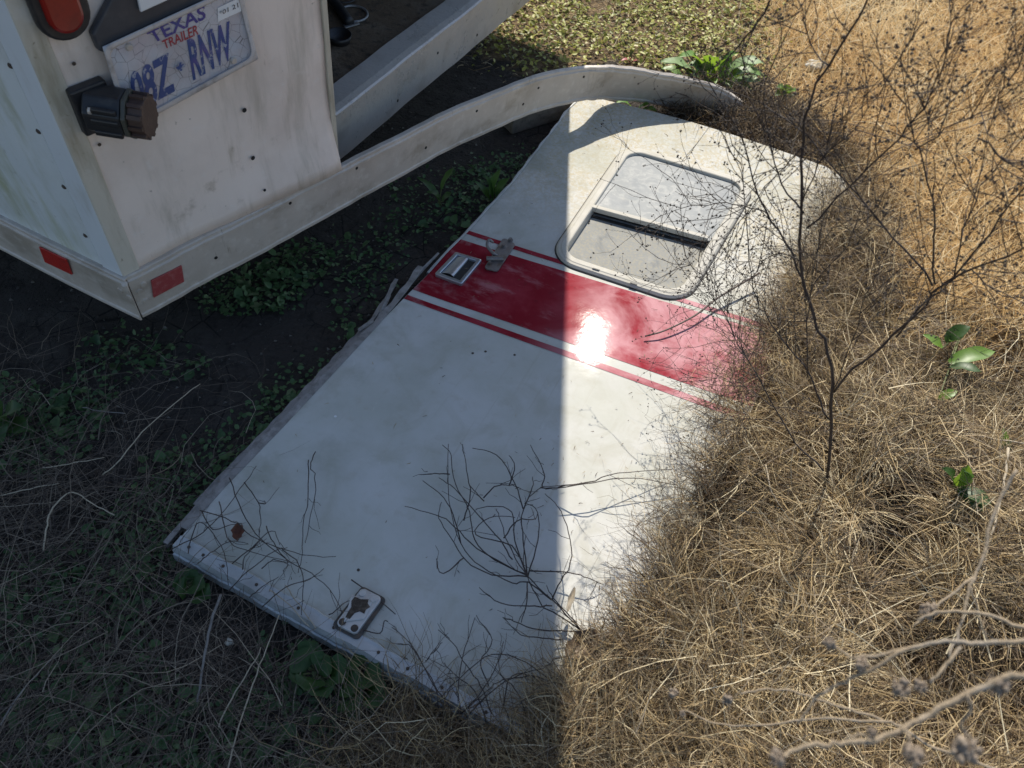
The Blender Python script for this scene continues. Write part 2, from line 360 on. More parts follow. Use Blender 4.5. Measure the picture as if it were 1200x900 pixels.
# lower rim: left run and the right run that has torn loose and curls out over the ground
Hr = (PR((152, 319))-C0) @ U
rprof = [(-.003, 0), (.0, 0.), (.003, .004), (.003, .012), (0, .015), (0, Hr-.022), (.0035, Hr-.019), (.0035, Hr-.013), (0, Hr-.010), (0, Hr-.002), (-.003, Hr), (-.014, Hr), (-.014, Hr-.003), (-.0035, Hr-.003)]
lp = [C0+eL*a+nL*(.010+.002*math.sin(a*9)) for a in np.linspace(-.010, LW, 24)]
lg = sweep(lp, [nL]*24, rprof, U); part('lower_rim', lg, m_alu, TR)
BV_lr = BVHTree.FromPolygons([tuple(v) for v in lg[0]], lg[1])
strip_px = [((165, 370), .235), ((225, 338), .236), ((280, 309), .236), ((340, 278), .236), ((395, 247), .234), ((450, 218), .222), ((500, 190), .205), ((550, 165), .188), ((600, 143), .168), ((640, 128), .147)]
low = [at(p, z) for p, z in strip_px]; high = [p+U*Hr for p in low]
low += [np.array([.164, 2.436, .126]), np.array([.199, 2.484, .103]), at((708, 117), .075), at((737, 118.5), .05), at((765, 122), .03), at((790, 127), .01), at((822, 136), -.02), at((850, 148), -.05), at((872, 158), -.08)]
high += [np.array([.154, 2.412, .257]), np.array([.217, 2.456, .241]), np.array([.258, 2.482, .228]), np.array([.302, 2.506, .215]), np.array([.39, 2.538, .191]), np.array([.464, 2.552, .176]), at((820, 97), .155), at((847, 105), .115), at((870, 119), .06)]
sp = smooth_path(low, 4); st_ = smooth_path(high, 4)
sh_ = nR*.008*np.clip(1-np.arange(len(sp))/24, 0, 1)[:, None]; sp = sp+sh_; st_ = st_+sh_
tg = np.gradient((sp+st_)/2, axis=0); upS = [(b_-a_) for a_, b_ in zip(sp, st_)]
sn = [nrm(np.cross(t, u_)) for t, u_ in zip(tg, upS)]
if sn[0] @ nR < 0: sn = [-n for n in sn]
V = []; Fs = []; k = len(rprof)
for i, (P, n, u_) in enumerate(zip(sp, sn, upS)):
    wv = .0015*math.sin(i*.9)+.0008*math.sin(i*2.7)
    for o, h in rprof: V.append(P+n*(o+wv)+u_*(h/Hr))
for i in range(len(sp)-1):
    for j in range(k): Fs.append((i*k+j, i*k+(j+1) % k, (i+1)*k+(j+1) % k, (i+1)*k+j))
Fs += [tuple(range(k)), tuple(range((len(sp)-1)*k, len(sp)*k))[::-1]]
part('loose_rim', (V, Fs), m_alu, TR, label='torn loose rim strip curling away over the ground')
BV_strip = BVHTree.FromPolygons([tuple(v) for v in V], Fs)
for p in ((253, 302), (418, 197), (499, 173), (558.7, 130), (613, 122), (631, 103), (684, 90), (340, 238)):
    q, n = hit(BV_strip, p)
    if q is not None: part('rivet', disc(q, n, .0045, .001, 8), m_hole, TR)
for p in ((164, 341), (171, 352), (168, 333)):
    q, n = hit(BV_strip, p)
    if q is not None: part('rivet', disc(q, n, .008, .003, 10, .006), m_alu, TR)
for p in ((146, 333), (152, 348), (141, 340)):
    q, n = hit(BV_lr, p)
    if q is not None: part('rivet', disc(q, n, .008, .003, 10, .006), m_alu, TR)
def facing(bv, px, th, name, mat, parent, bevel=.0015, off=.0005, **k):
    pts = [hit(bv, p) for p in px]; n = pts[0][1]
    return part(name, prism([q+n*off for q, _ in pts], n*th), mat, parent, bevel=bevel, **k)
m_red2 = M('faded_reflector', (.30, .05, .05), .4, layers=[((.40, .14, .13), 70., .45, .7, .6)], bump=[(400., .0008)])
facing(BV_strip, [(176, 328), (212, 310), (215, 329), (179, 348)], .004, 'reflector', m_red2, TR, label='faded pinkish reflector')
facing(BV_lr, [(47, 288), (79, 303), (86, 321), (54, 306)], .004, 'reflector', m_red, TR)
# rear panel furniture
for p in ((285, 128), (295, 184), (85, 73), (115, 168), (309, 222)):
    q, n = hit(BV_rear, p)
    part('rivet', disc(q+n*.004, n, .0052 if p[0] > 200 and p[0] < 300 else .0035, .001, 9), m_hole if p[0] > 200 else m_riv, TR)
# tail light
aL, aR_ = (PR((27, 0))-C0) @ eR, (PR((98, 0))-C0) @ eR; hb_ = hgt(PR((63, 46))); rT = (aR_-aL)/2; aM = (aL+aR_)/2
def stadium(am, h, r, L_, off, n=14):
    pts = [RP(am+r*math.cos(q), h+r+r*math.sin(q), off) for q in np.linspace(math.pi, 2*math.pi, n)]
    return pts+[RP(am+r*math.cos(q), h+r+L_+r*math.sin(q), off) for q in np.linspace(0, math.pi, n)]
tl = part('tail_light', prism(stadium(aM, hb_, rT, .09, .004), nR*.016), m_rub, TR, bevel=.005)
part('lens', prism(stadium(aM, hb_+rT*.34, rT*.66, .09, .012), nR*.016), m_lens, tl, bevel=.006)
# bracket, plate lamp and licence plate
br = part('plate_bracket', prism([PR(p, .005) for p in ((102, 36), (124, -6), (150, -60), (300, -110), (292, -22), (126, 60), (110, 55))], nR*.016), m_brk, TR, bevel=.004)
part('lamp_lens', prism([PR(p, .0225) for p in ((157, -14), (163, 13), (198, -3), (192, -30))], nR*.006), m_white, br, bevel=.002)
PQ = [np.array(p, float) for p in ((120, 55), (281, -19), (302.5, 69), (150, 153))]
def bil(Q, s, t): return (1-s)*(1-t)*Q[0]+s*(1-t)*Q[1]+s*t*Q[2]+(1-s)*t*Q[3]      # s right, t down
def platez(s, t): return .024+.004*math.sin(s*5+.6)*t+.022*sstep(.66, 1, s)*sstep(.3, 1, t)+.006*math.sin(s*11)*t-.004*sstep(.5, 1, t)*sstep(.6, .2, s)
def PLT(s, t, off=0.): return PR(bil(PQ, s, t), platez(s, t)+off)
m_plate = M('plate_film', (.52, .51, .53), .4, layers=[((.38, .33, .33), 7., .42, .66, .7), ((.50, .42, .44), 14., .45, .7, .5), ((.42, .45, .50), 22., .5, .7, .6), ((.07, .06, .06), 46., 0., .022, .9, {'kind': 'v', 'noise2': (9., .36, .5)}), ((.22, .2, .19), 120., .64, .78, .5)], bump=[(60., .0012)], rvar=.12)
NS = 26; V = [PLT(i/NS, j/14) for j in range(15) for i in range(NS+1)]
Fq = [(j*(NS+1)+i, j*(NS+1)+i+1, (j+1)*(NS+1)+i+1, (j+1)*(NS+1)+i) for j in range(14) for i in range(NS)]
plate = part('licence_plate', (V, Fq), m_plate, TR, smooth=True)
so_ = plate.modifiers.new('t', 'SOLIDIFY'); so_.thickness = .0012; so_.offset = 0
def rimloop():
    out = []; r = .05
    for cx, cy, a0 in ((1-r, r*2, -90), (1-r, 1-r*2, 0), (r, 1-r*2, 90), (r, r*2, 180)):
        for a in np.linspace(a0, a0+90, 5): out.append((cx+r*math.cos(math.radians(a)), cy+2*r*math.sin(math.radians(a))))
        # straight runs get extra points so that the frame follows the bent plate
    res = []
    for a, b in zip(out, out[1:]+out[:1]):
        n = max(1, int(np.hypot(a[0]-b[0], a[1]-b[1])/.08))
        res += [(a[0]+(b[0]-a[0])*k/n, a[1]+(b[1]-a[1])*k/n) for k in range(n)]
    return res
rl = rimloop(); V = []; Fs = []; rp_ = [(0., -.004), (0., .004), (.25, .006), (.8, .006), (1., .003), (1., .0008)]
for s, t in rl:
    ds, dt = .5-s, .5-t; ks = .034; kt = .07
    for f, z in rp_:
        V.append(PLT(s+np.clip(ds*6, -1, 1)*ks*f, t+np.clip(dt*6, -1, 1)*kt*f, z))
k = len(rp_); n = len(rl)
for i in range(n):
    for j in range(k-1): Fs.append((i*k+j, i*k+j+1, ((i+1) % n)*k+j+1, ((i+1) % n)*k+j))
part('plate_frame', (V, Fs), M('frame_plastic', (.50, .46, .44), .5, layers=[((.25, .22, .2), 40., .48, .7, .7)]), plate, smooth=False)
blue = M('plate_blue', (.030, .065, .20), .45, layers=[((.16, .09, .28), 12., .5, .7, .7), ((.36, .36, .40), 90., .56, .64, .85)])
blue2 = M('plate_heading', (.06, .05, .22), .45, layers=[((.20, .10, .26), 20., .45, .7, .8), ((.05, .10, .25), 15., .5, .7, .6)])
redp = M('plate_red', (.33, .035, .045), .45, layers=[((.42, .2, .2), 120., .6, .75, .5)])
blk = M('sticker_black', (.02, .02, .02), .5)
def lettering(txt, quad, mat, parent, bold=0.0, off=.0016):
    cu = bpy.data.curves.new('t', 'FONT'); cu.body = txt; cu.offset = bold; cu.resolution_u = 3; cu.extrude = 0
    to = bpy.data.objects.new('t', cu); COL.objects.link(to); bpy.context.view_layer.update()
    me = bpy.data.meshes.new_from_object(to.evaluated_get(bpy.context.evaluated_depsgraph_get()))
    bpy.data.objects.remove(to); co = np.array([v.co[:] for v in me.vertices]); fs = [tuple(p.vertices) for p in me.polygons]
    bm = bmesh.new(); bm.from_mesh(me); bmesh.ops.triangulate(bm, faces=bm.faces); bmesh.ops.subdivide_edges(bm, edges=[e for e in bm.edges if e.calc_length() > .25], cuts=2, use_grid_fill=False); bmesh.ops.triangulate(bm, faces=bm.faces)
    bm.verts.index_update(); co = np.array([v.co[:] for v in bm.verts]); fs = [tuple(v.index for v in f.verts) for f in bm.faces]; bm.free()
    lo, hi = co.min(0), co.max(0); Q = [np.array(x, float) for x in quad]; V = []
    A = np.array([[q[0], q[1], 1] for q in PQ])
    for c in co:
        s, t = (c[0]-lo[0])/(hi[0]-lo[0]), (c[1]-lo[1])/(hi[1]-lo[1])
        p = (1-s)*(1-t)*Q[0]+s*(1-t)*Q[1]+s*t*Q[2]+(1-s)*t*Q[3]        # BL BR TR TL
        # where on the plate
        st = np.array([.5, .5])
        for _ in range(5):
            b0 = bil(PQ, *st); J = np.array([(bil(PQ, st[0]+1e-3, st[1])-b0)/1e-3, (bil(PQ, st[0], st[1]+1e-3)-b0)/1e-3]).T
            st = st+np.linalg.solve(J, p-b0)
        V.append(PR(p, platez(*st)+off))
    return part('lettering', (V, fs), mat, parent, recalc=False)
lettering('TEXAS', [(180, 51), (241.5, 22), (240, 5), (171, 38)], blue2, plate, .02)
lettering('TRAILER', [(193, 57.8), (233, 40), (232, 28), (189.5, 48)], redp, plate, .015)
lettering('08Z', [(159, 133), (206, 107), (197.5, 61), (150, 87)], blue, plate, .03)
lettering('RNW', [(226.6, 95), (273.5, 68), (269, 24.5), (219, 47)], blue, plate, .03)
# small state outline between the two groups of characters
tx = [(0, 6), (3, 6), (3, 9), (5, 9), (5, 6.5), (9, 6), (9, 3), (7, 2.2), (6, 0), (4.6, .6), (3.6, 2.6), (2.4, 2.2), (1, 4)]
part('lettering', ([PR((205.5+x*1.25+y*.1, 86.5-y*1.25-x*.55), .0285) for x, y in tx], [tuple(range(len(tx)))]), blue, plate)
stk = [(255, 9.5), (281, -3), (282.8, 13), (255.5, 25.5)]
V = [PR(np.array(bil([np.array(p, float) for p in stk], i/4, j/2)), platez(.85, .3)+.0026) for j in range(3) for i in range(5)]
part('registration_sticker', (V, [(j*5+i, j*5+i+1, (j+1)*5+i+1, (j+1)*5+i) for j in range(2) for i in range(4)]), M('sticker_white', (.72, .72, .72), .5), plate)
def lettering_flat(txt, quad, mat, parent, off): return lettering(txt, quad, mat, parent, 0, off)
lettering_flat('*01 21', [(257, 18.6), (279.5, 8.6), (278.6, 3), (257, 13.2)], blk, plate, .0042)
for s, t, r in ((.17, .13, .009), (.83, .86, .009), (.13, .93, .008)):
    part('bolt', disc(PLT(s, t, .001), nR, r*.8, .004, 10, r*.6), m_riv if t > .9 else m_alu, plate)
# trailer plug socket
sc = PR((104, 122)); ax = nrm(nR+eR*.85-U*.05); ex_ = nrm(np.cross(U, ax)); ex_ = ex_ if ex_ @ eR > 0 else -ex_
part('socket_base', prism([sc+eR*a+U*b for a, b in ((-.03, -.045), (.035, -.045), (.035, .045), (-.03, .045))], nR*.02), m_rub, TR, bevel=.004)
sc = sc+nR*.006-ex_*.004
def ngon(c, r, n, rot, sx=1., sy=1.): return [c+ex_*r*sx*math.cos(q+rot)+U*r*sy*math.sin(q+rot) for q in np.linspace(0, 2*math.pi, n, endpoint=False)]
sk_ = part('plug_socket', prism(ngon(sc+ax*.003, .043, 8, .39), ax*.064), m_rub, TR, bevel=.004)
for h in (-.02, .004, .026):
    part('rib', box(sc+ax*.04+U*h-ex_*.038, ex_*.004, U*.0055, ax*.024), m_rub, sk_, bevel=.003)
part('rim_plate', prism(ngon(sc+ax*.068, .044, 8, .39), ax*.008), M('olive_plastic', (.06, .058, .045), .5), sk_, bevel=.002)
cg = [prism(ngon(sc+ax*.0765, .037, 10, .2), ax*.026)]
part('cap', cg[0], m_brown, sk_, bevel=.002)
for q in np.linspace(0, 2*math.pi, 12, endpoint=False):
    dq = ex_*math.cos(q)+U*math.sin(q); tq = -ex_*math.sin(q)+U*math.cos(q)
    part('grip_rib', box(sc+ax*.0895+dq*.037, dq*.003, tq*.0035, ax*.012), m_brown, sk_)
part('screw', disc(sc-ex_*.040+U*.026+ax*.02, ax, .006, .004, 10), m_alu, sk_)

# loose gear on the trailer floor
FL = lambda p, h=0.: gB(p, hF+h)
c = FL((414, 16), .004); ring = [c+eS*.042*math.cos(q)+nS*.042*math.sin(q) for q in np.linspace(0, 2*math.pi, 25)]
m_gal = M('galvanised', (.32, .32, .32), .45, .6, layers=[((.18, .17, .16), 60., .45, .7, .6)])
single('metal_ring', tube(ring, .004, n=6, cap=False), m_gal, 'pale metal ring lying on the dark trailer floor near the jamb', 'ring', c, smooth=True)
c = FL((398, 48), .0); cup = []; cf = []
for r, h in ((.030, 0), (.036, .022), (.033, .022), (.027, .004)):
    cup += [c+eS*r*math.cos(q)+nS*r*math.sin(q)+U*h for q in np.linspace(0, 2*math.pi, 20, endpoint=False)]
cf = [(k*20+i, k*20+(i+1) % 20, (k+1)*20+(i+1) % 20, (k+1)*20+i) for k in range(3) for i in range(20)]+[tuple(range(20))[::-1], tuple(range(60, 80))]
single('rubber_cap', (cup, cf), m_rub, 'round black rubber cap on the trailer floor against the jamb', 'cap', c, smooth=True)
c = FL((398, 10), .02)
single('hose', tube(smooth_path([FL((362, -28), .022), FL((384, -6), .022), FL((398, 10), .02), FL((410, 27), .012)], 5), .016, .015, 10), m_rub, 'thick black hose end lying beside the metal ring in the doorway', 'hose', c, smooth=True)
c = FL((415, 30), .004)
single('metal_tab', prism([FL(p, .002) for p in ((402, 30), (418, 25), (422, 29), (405, 34))], U*.004), m_gal, 'small flat metal tab at the end of the black hose', 'tab', c, bevel=.001)
c = FL((404, -2), .01)
single('coiled_wire', tube([c+eS*.035*math.cos(q)+nS*.03*math.sin(q)+U*.002*q for q in np.linspace(0, 12, 50)], .003, n=5), m_rub, 'dark coil of wire at the top of the doorway, behind the hose', 'wire', c, smooth=True)

# ------------------------------------------------------------------ the door lying on the ground
eX = nrm(at((620, 860), DZ)-dA); eZ = np.array([0, 0, 1.]); eY = np.cross(eZ, eX)
DR = thing('fallen_door', 'white camper door with faded red stripe and window lying flat on the ground', 'door', (dA[0], dA[1], 0.), rot=[eX, eY, eZ])
def DL(p, z=DZ):
    v = at(p, z)-np.array([dA[0], dA[1], 0]); return np.array([v @ eX, v @ eY, v[2]])
def DW(l): return np.array([dA[0], dA[1], 0])+eX*l[0]+eY*l[1]+eZ*l[2]
def dent(x, y):
    return .0015*math.sin(x*4.1+.5)*math.sin(y*3.3+.4)+.0004*math.sin(x*13+y*7)+.0002*math.sin(y*23-x*11)-.004*math.exp(-((x-.12)**2+(y-.95)**2)/.012)
left_px = [(203, 640), (262, 572), (330, 502), (400, 427), (452, 371), (500, 322), (522, 297), (548, 271), (572, 244), (600, 214), (626, 180), (650, 150), (664, 130), (676, 118.5), (690, 113)]
left = np.array([DL(p)[:2] for p in left_px])
lBR = np.array([(dBR-dA) @ eX, (dBR-dA) @ eY])
right_px = [(950, 328), (972, 280), (986, 250), (993, 232), (993, 218), (985, 206), (968, 195)]
right = np.array([lBR, *[DL(p)[:2] for p in right_px]])
def resample(P, n):
    d = np.r_[0, np.cumsum(np.hypot(*np.diff(P, axis=0).T))]; t = np.linspace(0, d[-1], n)
    return np.stack([np.interp(t, d, P[:, 0]), np.interp(t, d, P[:, 1])], -1)
def by_y(P, n, ys=None):                                           # left and right borders as functions of length
    return resample(P, n)
NU, NV = 64, 150
Lp, Rp = resample(left, NV), resample(right, NV)
# the top edge bows slightly
G = np.zeros((NV, NU, 2))
for j in range(NV):
    for i in range(NU):
        s = i/(NU-1); G[j, i] = Lp[j]*(1-s)+Rp[j]*s
        tt = max(0, (j/(NV-1)-.8)/.2); G[j, i, 1] += .028*math.sin(math.pi*s)*tt**2
# window outline
Wq = [DL(p)[:2] for p in ((732, 170), (888, 217), (803, 359), (640, 304.5))]
def inset_poly(Q, d):
    n = len(Q); out = []; area = sum(Q[i][0]*Q[(i+1) % n][1]-Q[(i+1) % n][0]*Q[i][1] for i in range(n)); sg_ = 1 if area > 0 else -1
    for i in range(n):
        p, c, nx_ = Q[i-1], Q[i], Q[(i+1) % n]; a = (c-p)/np.linalg.norm(c-p); b = (nx_-c)/np.linalg.norm(nx_-c)
        na_ = sg_*np.array([-a[1], a[0]]); nb = sg_*np.array([-b[1], b[0]])
        M_ = np.array([na_, nb]); out.append(c+np.linalg.solve(M_, np.array([d, d])))
    return out
def roundpoly(Q, r, n=9):
    out = []; N_ = len(Q)
    for i in range(N_):
        p, c, x = Q[i-1], Q[i], Q[(i+1) % N_]; a = nrm2(p-c); b = nrm2(x-c); ca = a @ b; half = math.acos(np.clip(ca, -1, 1))/2
        t = r/math.tan(half); p0 = c+a*t; p1 = c+b*t; o_ = c+nrm2(a+b)*(r/math.sin(half))
        a0 = math.atan2(*(p0-o_)[::-1]); a1 = math.atan2(*(p1-o_)[::-1]); da = (a1-a0+math.pi) % (2*math.pi)-math.pi
        out += [o_+r*np.array([math.cos(a0+da*k/(n-1)), math.sin(a0+da*k/(n-1))]) for k in range(n)]
    return out
def nrm2(v): return np.asarray(v)/np.linalg.norm(v)
WR = .085
hole = roundpoly(inset_poly(Wq, .026), WR-.026)
m_skin = M('door_paint', (.57, .56, .525), .052, layers=[
    ((.50, .42, .27), 70., .42, .58, .85, {'mask': (('Y', 1.15, 1.75),), 'dist': 1.2}),
    ((.66, .64, .57), 90., .5, .68, .6, {'mask': (('Y', 1.1, 1.6),)}),
    ((.45, .45, .38), 3.2, .40, .66, .60),
    ((.40, .38, .30), 9., .46, .72, .45, {'dist': 1.}),
    ((.33, .32, .25), 7., .42, .70, .75, {'mask': (('X', .34, .02),)}),
    ((.30, .28, .22), 11., .42, .66, .7, {'mask': (('Y', .10, .01),)}),
    ((.40, .36, .28), (90., 3., 30.), .60, .74, .35),
    ((.74, .73, .70), (8., 160., 30.), .66, .74, .5, {'noise2': (5., .55, .66)}),
    ((.70, .69, .66), (70., 22., 30.), .62, .74, .55, {'noise2': (7., .54, .66)}),
    ((.30, .27, .21), 150., .70, .80, .6),
    ((.42, .38, .30), 24., .56, .74, .35)], bump=[(6., .0004), (260., .00003)], rvar=.01, spec=.08)
def skin_grid(z):
    V = []; 
    for j in range(NV):
        for i in range(NU):
            x, y = G[j, i]; V.append(DW((x, y, z+dent(x, y))))
    return V
V = skin_grid(DZ); keep = []
cen = np.array([[(G[j, i]+G[j+1, i+1])/2] for j in range(NV-1) for i in range(NU-1)]).reshape(-1, 2)
inn = inpoly(cen, hole)
for j in range(NV-1):
    for i in range(NU-1):
        if not inn[j*(NU-1)+i]: keep.append((j*NU+i, j*NU+i+1, (j+1)*NU+i+1, (j+1)*NU+i))
part('door_skin', (V, keep), m_skin, DR, smooth=True)
BV_door = BVHTree.FromPolygons([tuple(v) for v in V], [(j*NU+i, j*NU+i+1, (j+1)*NU+i+1, (j+1)*NU+i) for j in range(NV-1) for i in range(NU-1)])
# rim of the door
loop = [(j, 0) for j in range(NV)]+[(NV-1, i) for i in range(1, NU)]+[(j, NU-1) for j in range(NV-2, -1, -1)]+[(0, i) for i in range(NU-2, 0, -1)]
m_edge = M('door_edge', (.42, .41, .38), .5, layers=[((.25, .23, .2), (30., 30., 30.), .45, .7, .7)])
V = []; 
for j, i in loop:
    x, y = G[j, i]; V += [DW((x, y, DZ+dent(x, y)-.0012)), DW((x, y, .012))]
n = len(loop)
part('door_core', (V, [(2*k, 2*((k+1) % n), 2*((k+1) % n)+1, 2*k+1) for k in range(n)]+[tuple(2*k+1 for k in range(n))]), m_edge, DR, recalc=True)
# bottom frame: aluminium channel along the lower edge
m_fr = M('frame_aluminium', (.46, .47, .47), .42, .3, layers=[((.30, .29, .27), 12., .45, .7, .6), ((.60, .61, .61), (25., 60., 20.), .52, .74, .5), ((.16, .15, .13), 110., .62, .78, .6)], bump=[(60., .0008)], rvar=.12)
W_ = np.hypot(*lBR); bdir = lBR/W_; bn = np.array([bdir[1], -bdir[0]])
V = []; bp = [(.026, .0035), (.024, .0055), (.018, .0045), (.0, .0045), (-.002, -.001), (-.006, -.010), (-.0065, -.018), (-.010, -.020), (-.012, -.044), (-.008, -.046)]
nb_ = 60
for i in range(nb_+1):
    t = i/nb_; c = bdir*(W_*t); wob = .0012*math.sin(i*.7)+.0008*math.sin(i*2.1)
    for o, z in bp:
        q = c-bn*(o+wob); V.append(DW((q[0], q[1], DZ+dent(max(q[0], 0), max(q[1], 0))*(1 if o > 0 else .5)+z)))
k = len(bp)
part('bottom_frame', (V, [(i*k+j, i*k+j+1, (i+1)*k+j+1, (i+1)*k+j) for i in range(nb_) for j in range(k-1)]), m_fr, DR)
for t in (.035, .075, .13, .22, .33, .42, .53, .60, .68, .78, .88):
    c = bdir*(W_*t)-bn*.014*-1; c = bdir*(W_*t)-bn*(.012)
    part('rivet', disc(DW((c[0], c[1], DZ+.0045+dent(c[0], c[1]))), eZ, .0035, .0014, 8), m_riv, DR)
# splitting strips along the left edge
m_wood = M('split_strip', (.27, .25, .235), .75, layers=[((.15, .135, .12), (40., 40., 40.), .45, .65, .7), ((.42, .40, .38), 25., .52, .72, .6)], bump=[(90., .002)])
def edge_strip(ts, wide, lift, nm='edge_strip', curl=0.):
    V = []; m = 36
    for i in range(m):
        t = ts[0]+(ts[1]-ts[0])*i/(m-1); f = t*(NV-1)*1.; j = int(min(NV-2, f)); u_ = f-j
        p = Lp[j]*(1-u_)+Lp[j+1]*u_; tgv = nrm2(Lp[j+1]-Lp[j]); nn = np.array([-tgv[1], tgv[0]])      # outwards
        k_ = i/(m-1); sp_ = curl*max(0, k_-.72)**2*10; jag = .0016*math.sin(i*1.9)+.001*math.sin(i*4.3)
        o0, o1 = wide; 
        for o, z in ((o0, lift), (o0+.001, lift+.0016), (o1-.001+jag, lift+.001-sp_*.05), (o1+jag, lift-.004), (o1+jag-.002, lift-.03)):
            q = p+nn*(o+sp_); V.append(DW((q[0], q[1], DZ+z+sp_*.15)))
    return V, [(i*5+j, i*5+j+1, (i+1)*5+j+1, (i+1)*5+j) for i in range(m-1) for j in range(4)]
part('edge_strip', edge_strip((.02, .475), (-.002, .017), .0015, curl=.03), m_wood, DR)
part('edge_strip', edge_strip((.0, .44), (.0185, .032), -.010, curl=.05), m_wood, DR)
part('edge_strip', edge_strip((.05, .36), (.033, .046), -.022), m_wood, DR)
part('edge_trim', edge_strip((.47, .985), (-.004, .004), .0025), m_fr, DR)
def sliver(px0, px1, wd):
    a, b = DW(DL(px0, .045)), DW(DL(px1, .062)); sd = nrm(np.cross(b-a, eZ))*wd
    return prism([a-sd, a+sd, (a+b)/2+sd*.9+eZ*.004, b+sd*.5, b-sd*.6, (a+b)/2-sd*.8+eZ*.004], eZ*.003)
part('splinter', sliver((445, 372), (457, 346), .006), m_wood, DR)
part('splinter', sliver((420, 388), (438, 377), .006), m_wood, DR)
part('splinter', sliver((478, 336), (514, 297), .005), m_wood, DR)
# red stripes, laid on the skin
m_stripe = M('red_stripe', (.25, .016, .026), .046, layers=[((.40, .06, .08), 5., .45, .7, .6), ((.50, .22, .23), (9., 22., 20.), .52, .74, .6), ((.62, .46, .44), (14., 120., 30.), .62, .72, .6, {'noise2': (4., .5, .62)}), ((.14, .02, .025), 40., .58, .74, .5), ((.60, .33, .35), 3., .34, .56, .9, {'mask': (('X', .36, .62),), 'dist': .8}), ((.60, .50, .49), (130., 18., 30.), .66, .75, .6, {'noise2': (6., .52, .64)}), ((.42, .28, .28), 18., .5, .7, .45, {'mask': (('X', .26, .04),)})],  # chalky pink over the sunlit right part; the sun's lightening put into the colour
             bump=[(6., .0004), (200., .00003)], rvar=.01, spec=.08)
def stripe(pl0, pl1, pr0, pr1):
    """between the line pl0-pr0 (upper) and pl1-pr1 (lower), trimmed to the door and round the window"""
    a0, b0, a1, b1 = [DL(p)[:2] for p in (pl0, pr0, pl1, pr1)]; V = []; n = 90; mrows = 8
    def xl(y): return np.interp(y, left[:, 1], left[:, 0])
    for i in range(n+1):
        for j in range(mrows+1):
            s = i/n; t = j/mrows; A = a0*(1-t)+a1*t; B = b0*(1-t)+b1*t; x0 = xl(A[1])+.001
            d = (B-A)/(B[0]-A[0]); xr = np.interp(A[1]+d[1]*(.85), right[:, 1], right[:, 0])-.001
            p = A+d*((x0+(xr-x0)*s)-A[0]); V.append((p[0], p[1], DZ+dent(*p)+.0009))
    fs = []
    c = np.array(V)
    for i in range(n):
        for j in range(mrows):
            f = (i*(mrows+1)+j, (i+1)*(mrows+1)+j, (i+1)*(mrows+1)+j+1, i*(mrows+1)+j+1)
            m_ = c[list(f)].mean(0)
            if not inpoly(m_[None, :2], hole)[0]: fs.append(f)
    return [DW(v) for v in V], fs
for q in (((555, 272), (551, 275.5), (862, 369.5), (858, 373.5)), ((545, 282), (490, 341), (850, 375.5), (866, 471)), ((484, 347.5), (481, 352.5), (866, 483), (866, 491))):
    part('stripe', stripe(q[0], q[1], q[2], q[3]), m_stripe, DR, smooth=True)
# window
m_wf = M('window_frame', (.48, .455, .40), .6, spec=.2, layers=[((.44, .41, .33), 18., .48, .7, .6), ((.30, .27, .2), 120., .64, .78, .6)], bump=[(120., .0006)], rvar=.1)
m_gask = M('window_gasket', (.02, .02, .02), .6)
m_glassd = M('dusty_glass', (.29, .30, .30), .4, spec=.06, layers=[((.42, .42, .40), 26., .44, .66, .7, {'dist': 1.5}), ((.20, .22, .24), 9., .5, .7, .6), ((.52, .46, .36), 12., .60, .76, .5)], bump=[(40., .0002)], rvar=.05)
m_glassl = M('dusty_glass_lower', (.29, .29, .275), .55, spec=.02, layers=[((.36, .33, .26), 120., .46, .6, .7), ((.18, .19, .20), 7., .48, .68, .7, {'dist': 1.5}), ((.40, .39, .36), 22., .55, .72, .5)], bump=[(120., .0002)], rvar=.05)
lev = [(.0, .0), (.001, .006), (.006, .011), (.013, .012), (.016, .0135), (.030, .0135), (.033, .012), (.035, .006), (.036, -.022)]
V = []; n = None
for d, z in lev:
    ring_ = roundpoly(inset_poly(Wq, d), WR-d); n = len(ring_)
    V += [DW((p[0], p[1], DZ+z+dent(*p))) for p in ring_]
fr = part('window', (V, [(a*n+i, a*n+(i+1) % n, (a+1)*n+(i+1) % n, (a+1)*n+i) for a in range(len(lev)-1) for i in range(n)]), m_wf, DR, smooth=False)
gk = []
for d, z in ((-.0035, .0006), (-.002, .003), (.003, .0035)):
    gk += [DW((p[0], p[1], DZ+z+dent(*p))) for p in roundpoly(inset_poly(Wq, d), WR-d)]
part('gasket', (gk, [(a*n+i, a*n+(i+1) % n, (a+1)*n+(i+1) % n, (a+1)*n+i) for a in range(2) for i in range(n)]), m_gask, fr)
m0, m1 = DL((694, 245))[:2], DL((826, 281))[:2]; md = nrm2(m1-m0); mn = np.array([-md[1], md[0]])
def clip(Q, side, off):
    out = []; N_ = len(Q)
    f = lambda p: side*((p-m0) @ mn-off)
    for i in range(N_):
        a, b = Q[i], Q[(i+1) % N_]; fa, fb = f(a), f(b)
        if fa >= 0: out.append(a)
        if fa*fb < 0: out.append(a+(b-a)*(fa/(fa-fb)))
    return out
inn_ = roundpoly(inset_poly(Wq, .0355), WR-.0355)
up_, lo_ = clip(inn_, 1, -.004), clip(inn_, -1, .002)
part('pane', prism([DW((p[0], p[1], DZ+.000)) for p in up_], eZ*.004), m_glassd, fr, label='bluish dusty upper pane')
part('pane', prism([DW((p[0], p[1], DZ-.020)) for p in lo_], eZ*.004), m_glassl, fr, label='speckled lower pane set deeper')
e0 = m0-md*.03; e1 = m1+md*.03
ml = clip(clip(inn_, 1, -.010), 1, -.010)
q0, q1 = m0-md*.012+mn*.0, m0+md*np.linalg.norm(m1-m0)*1.02
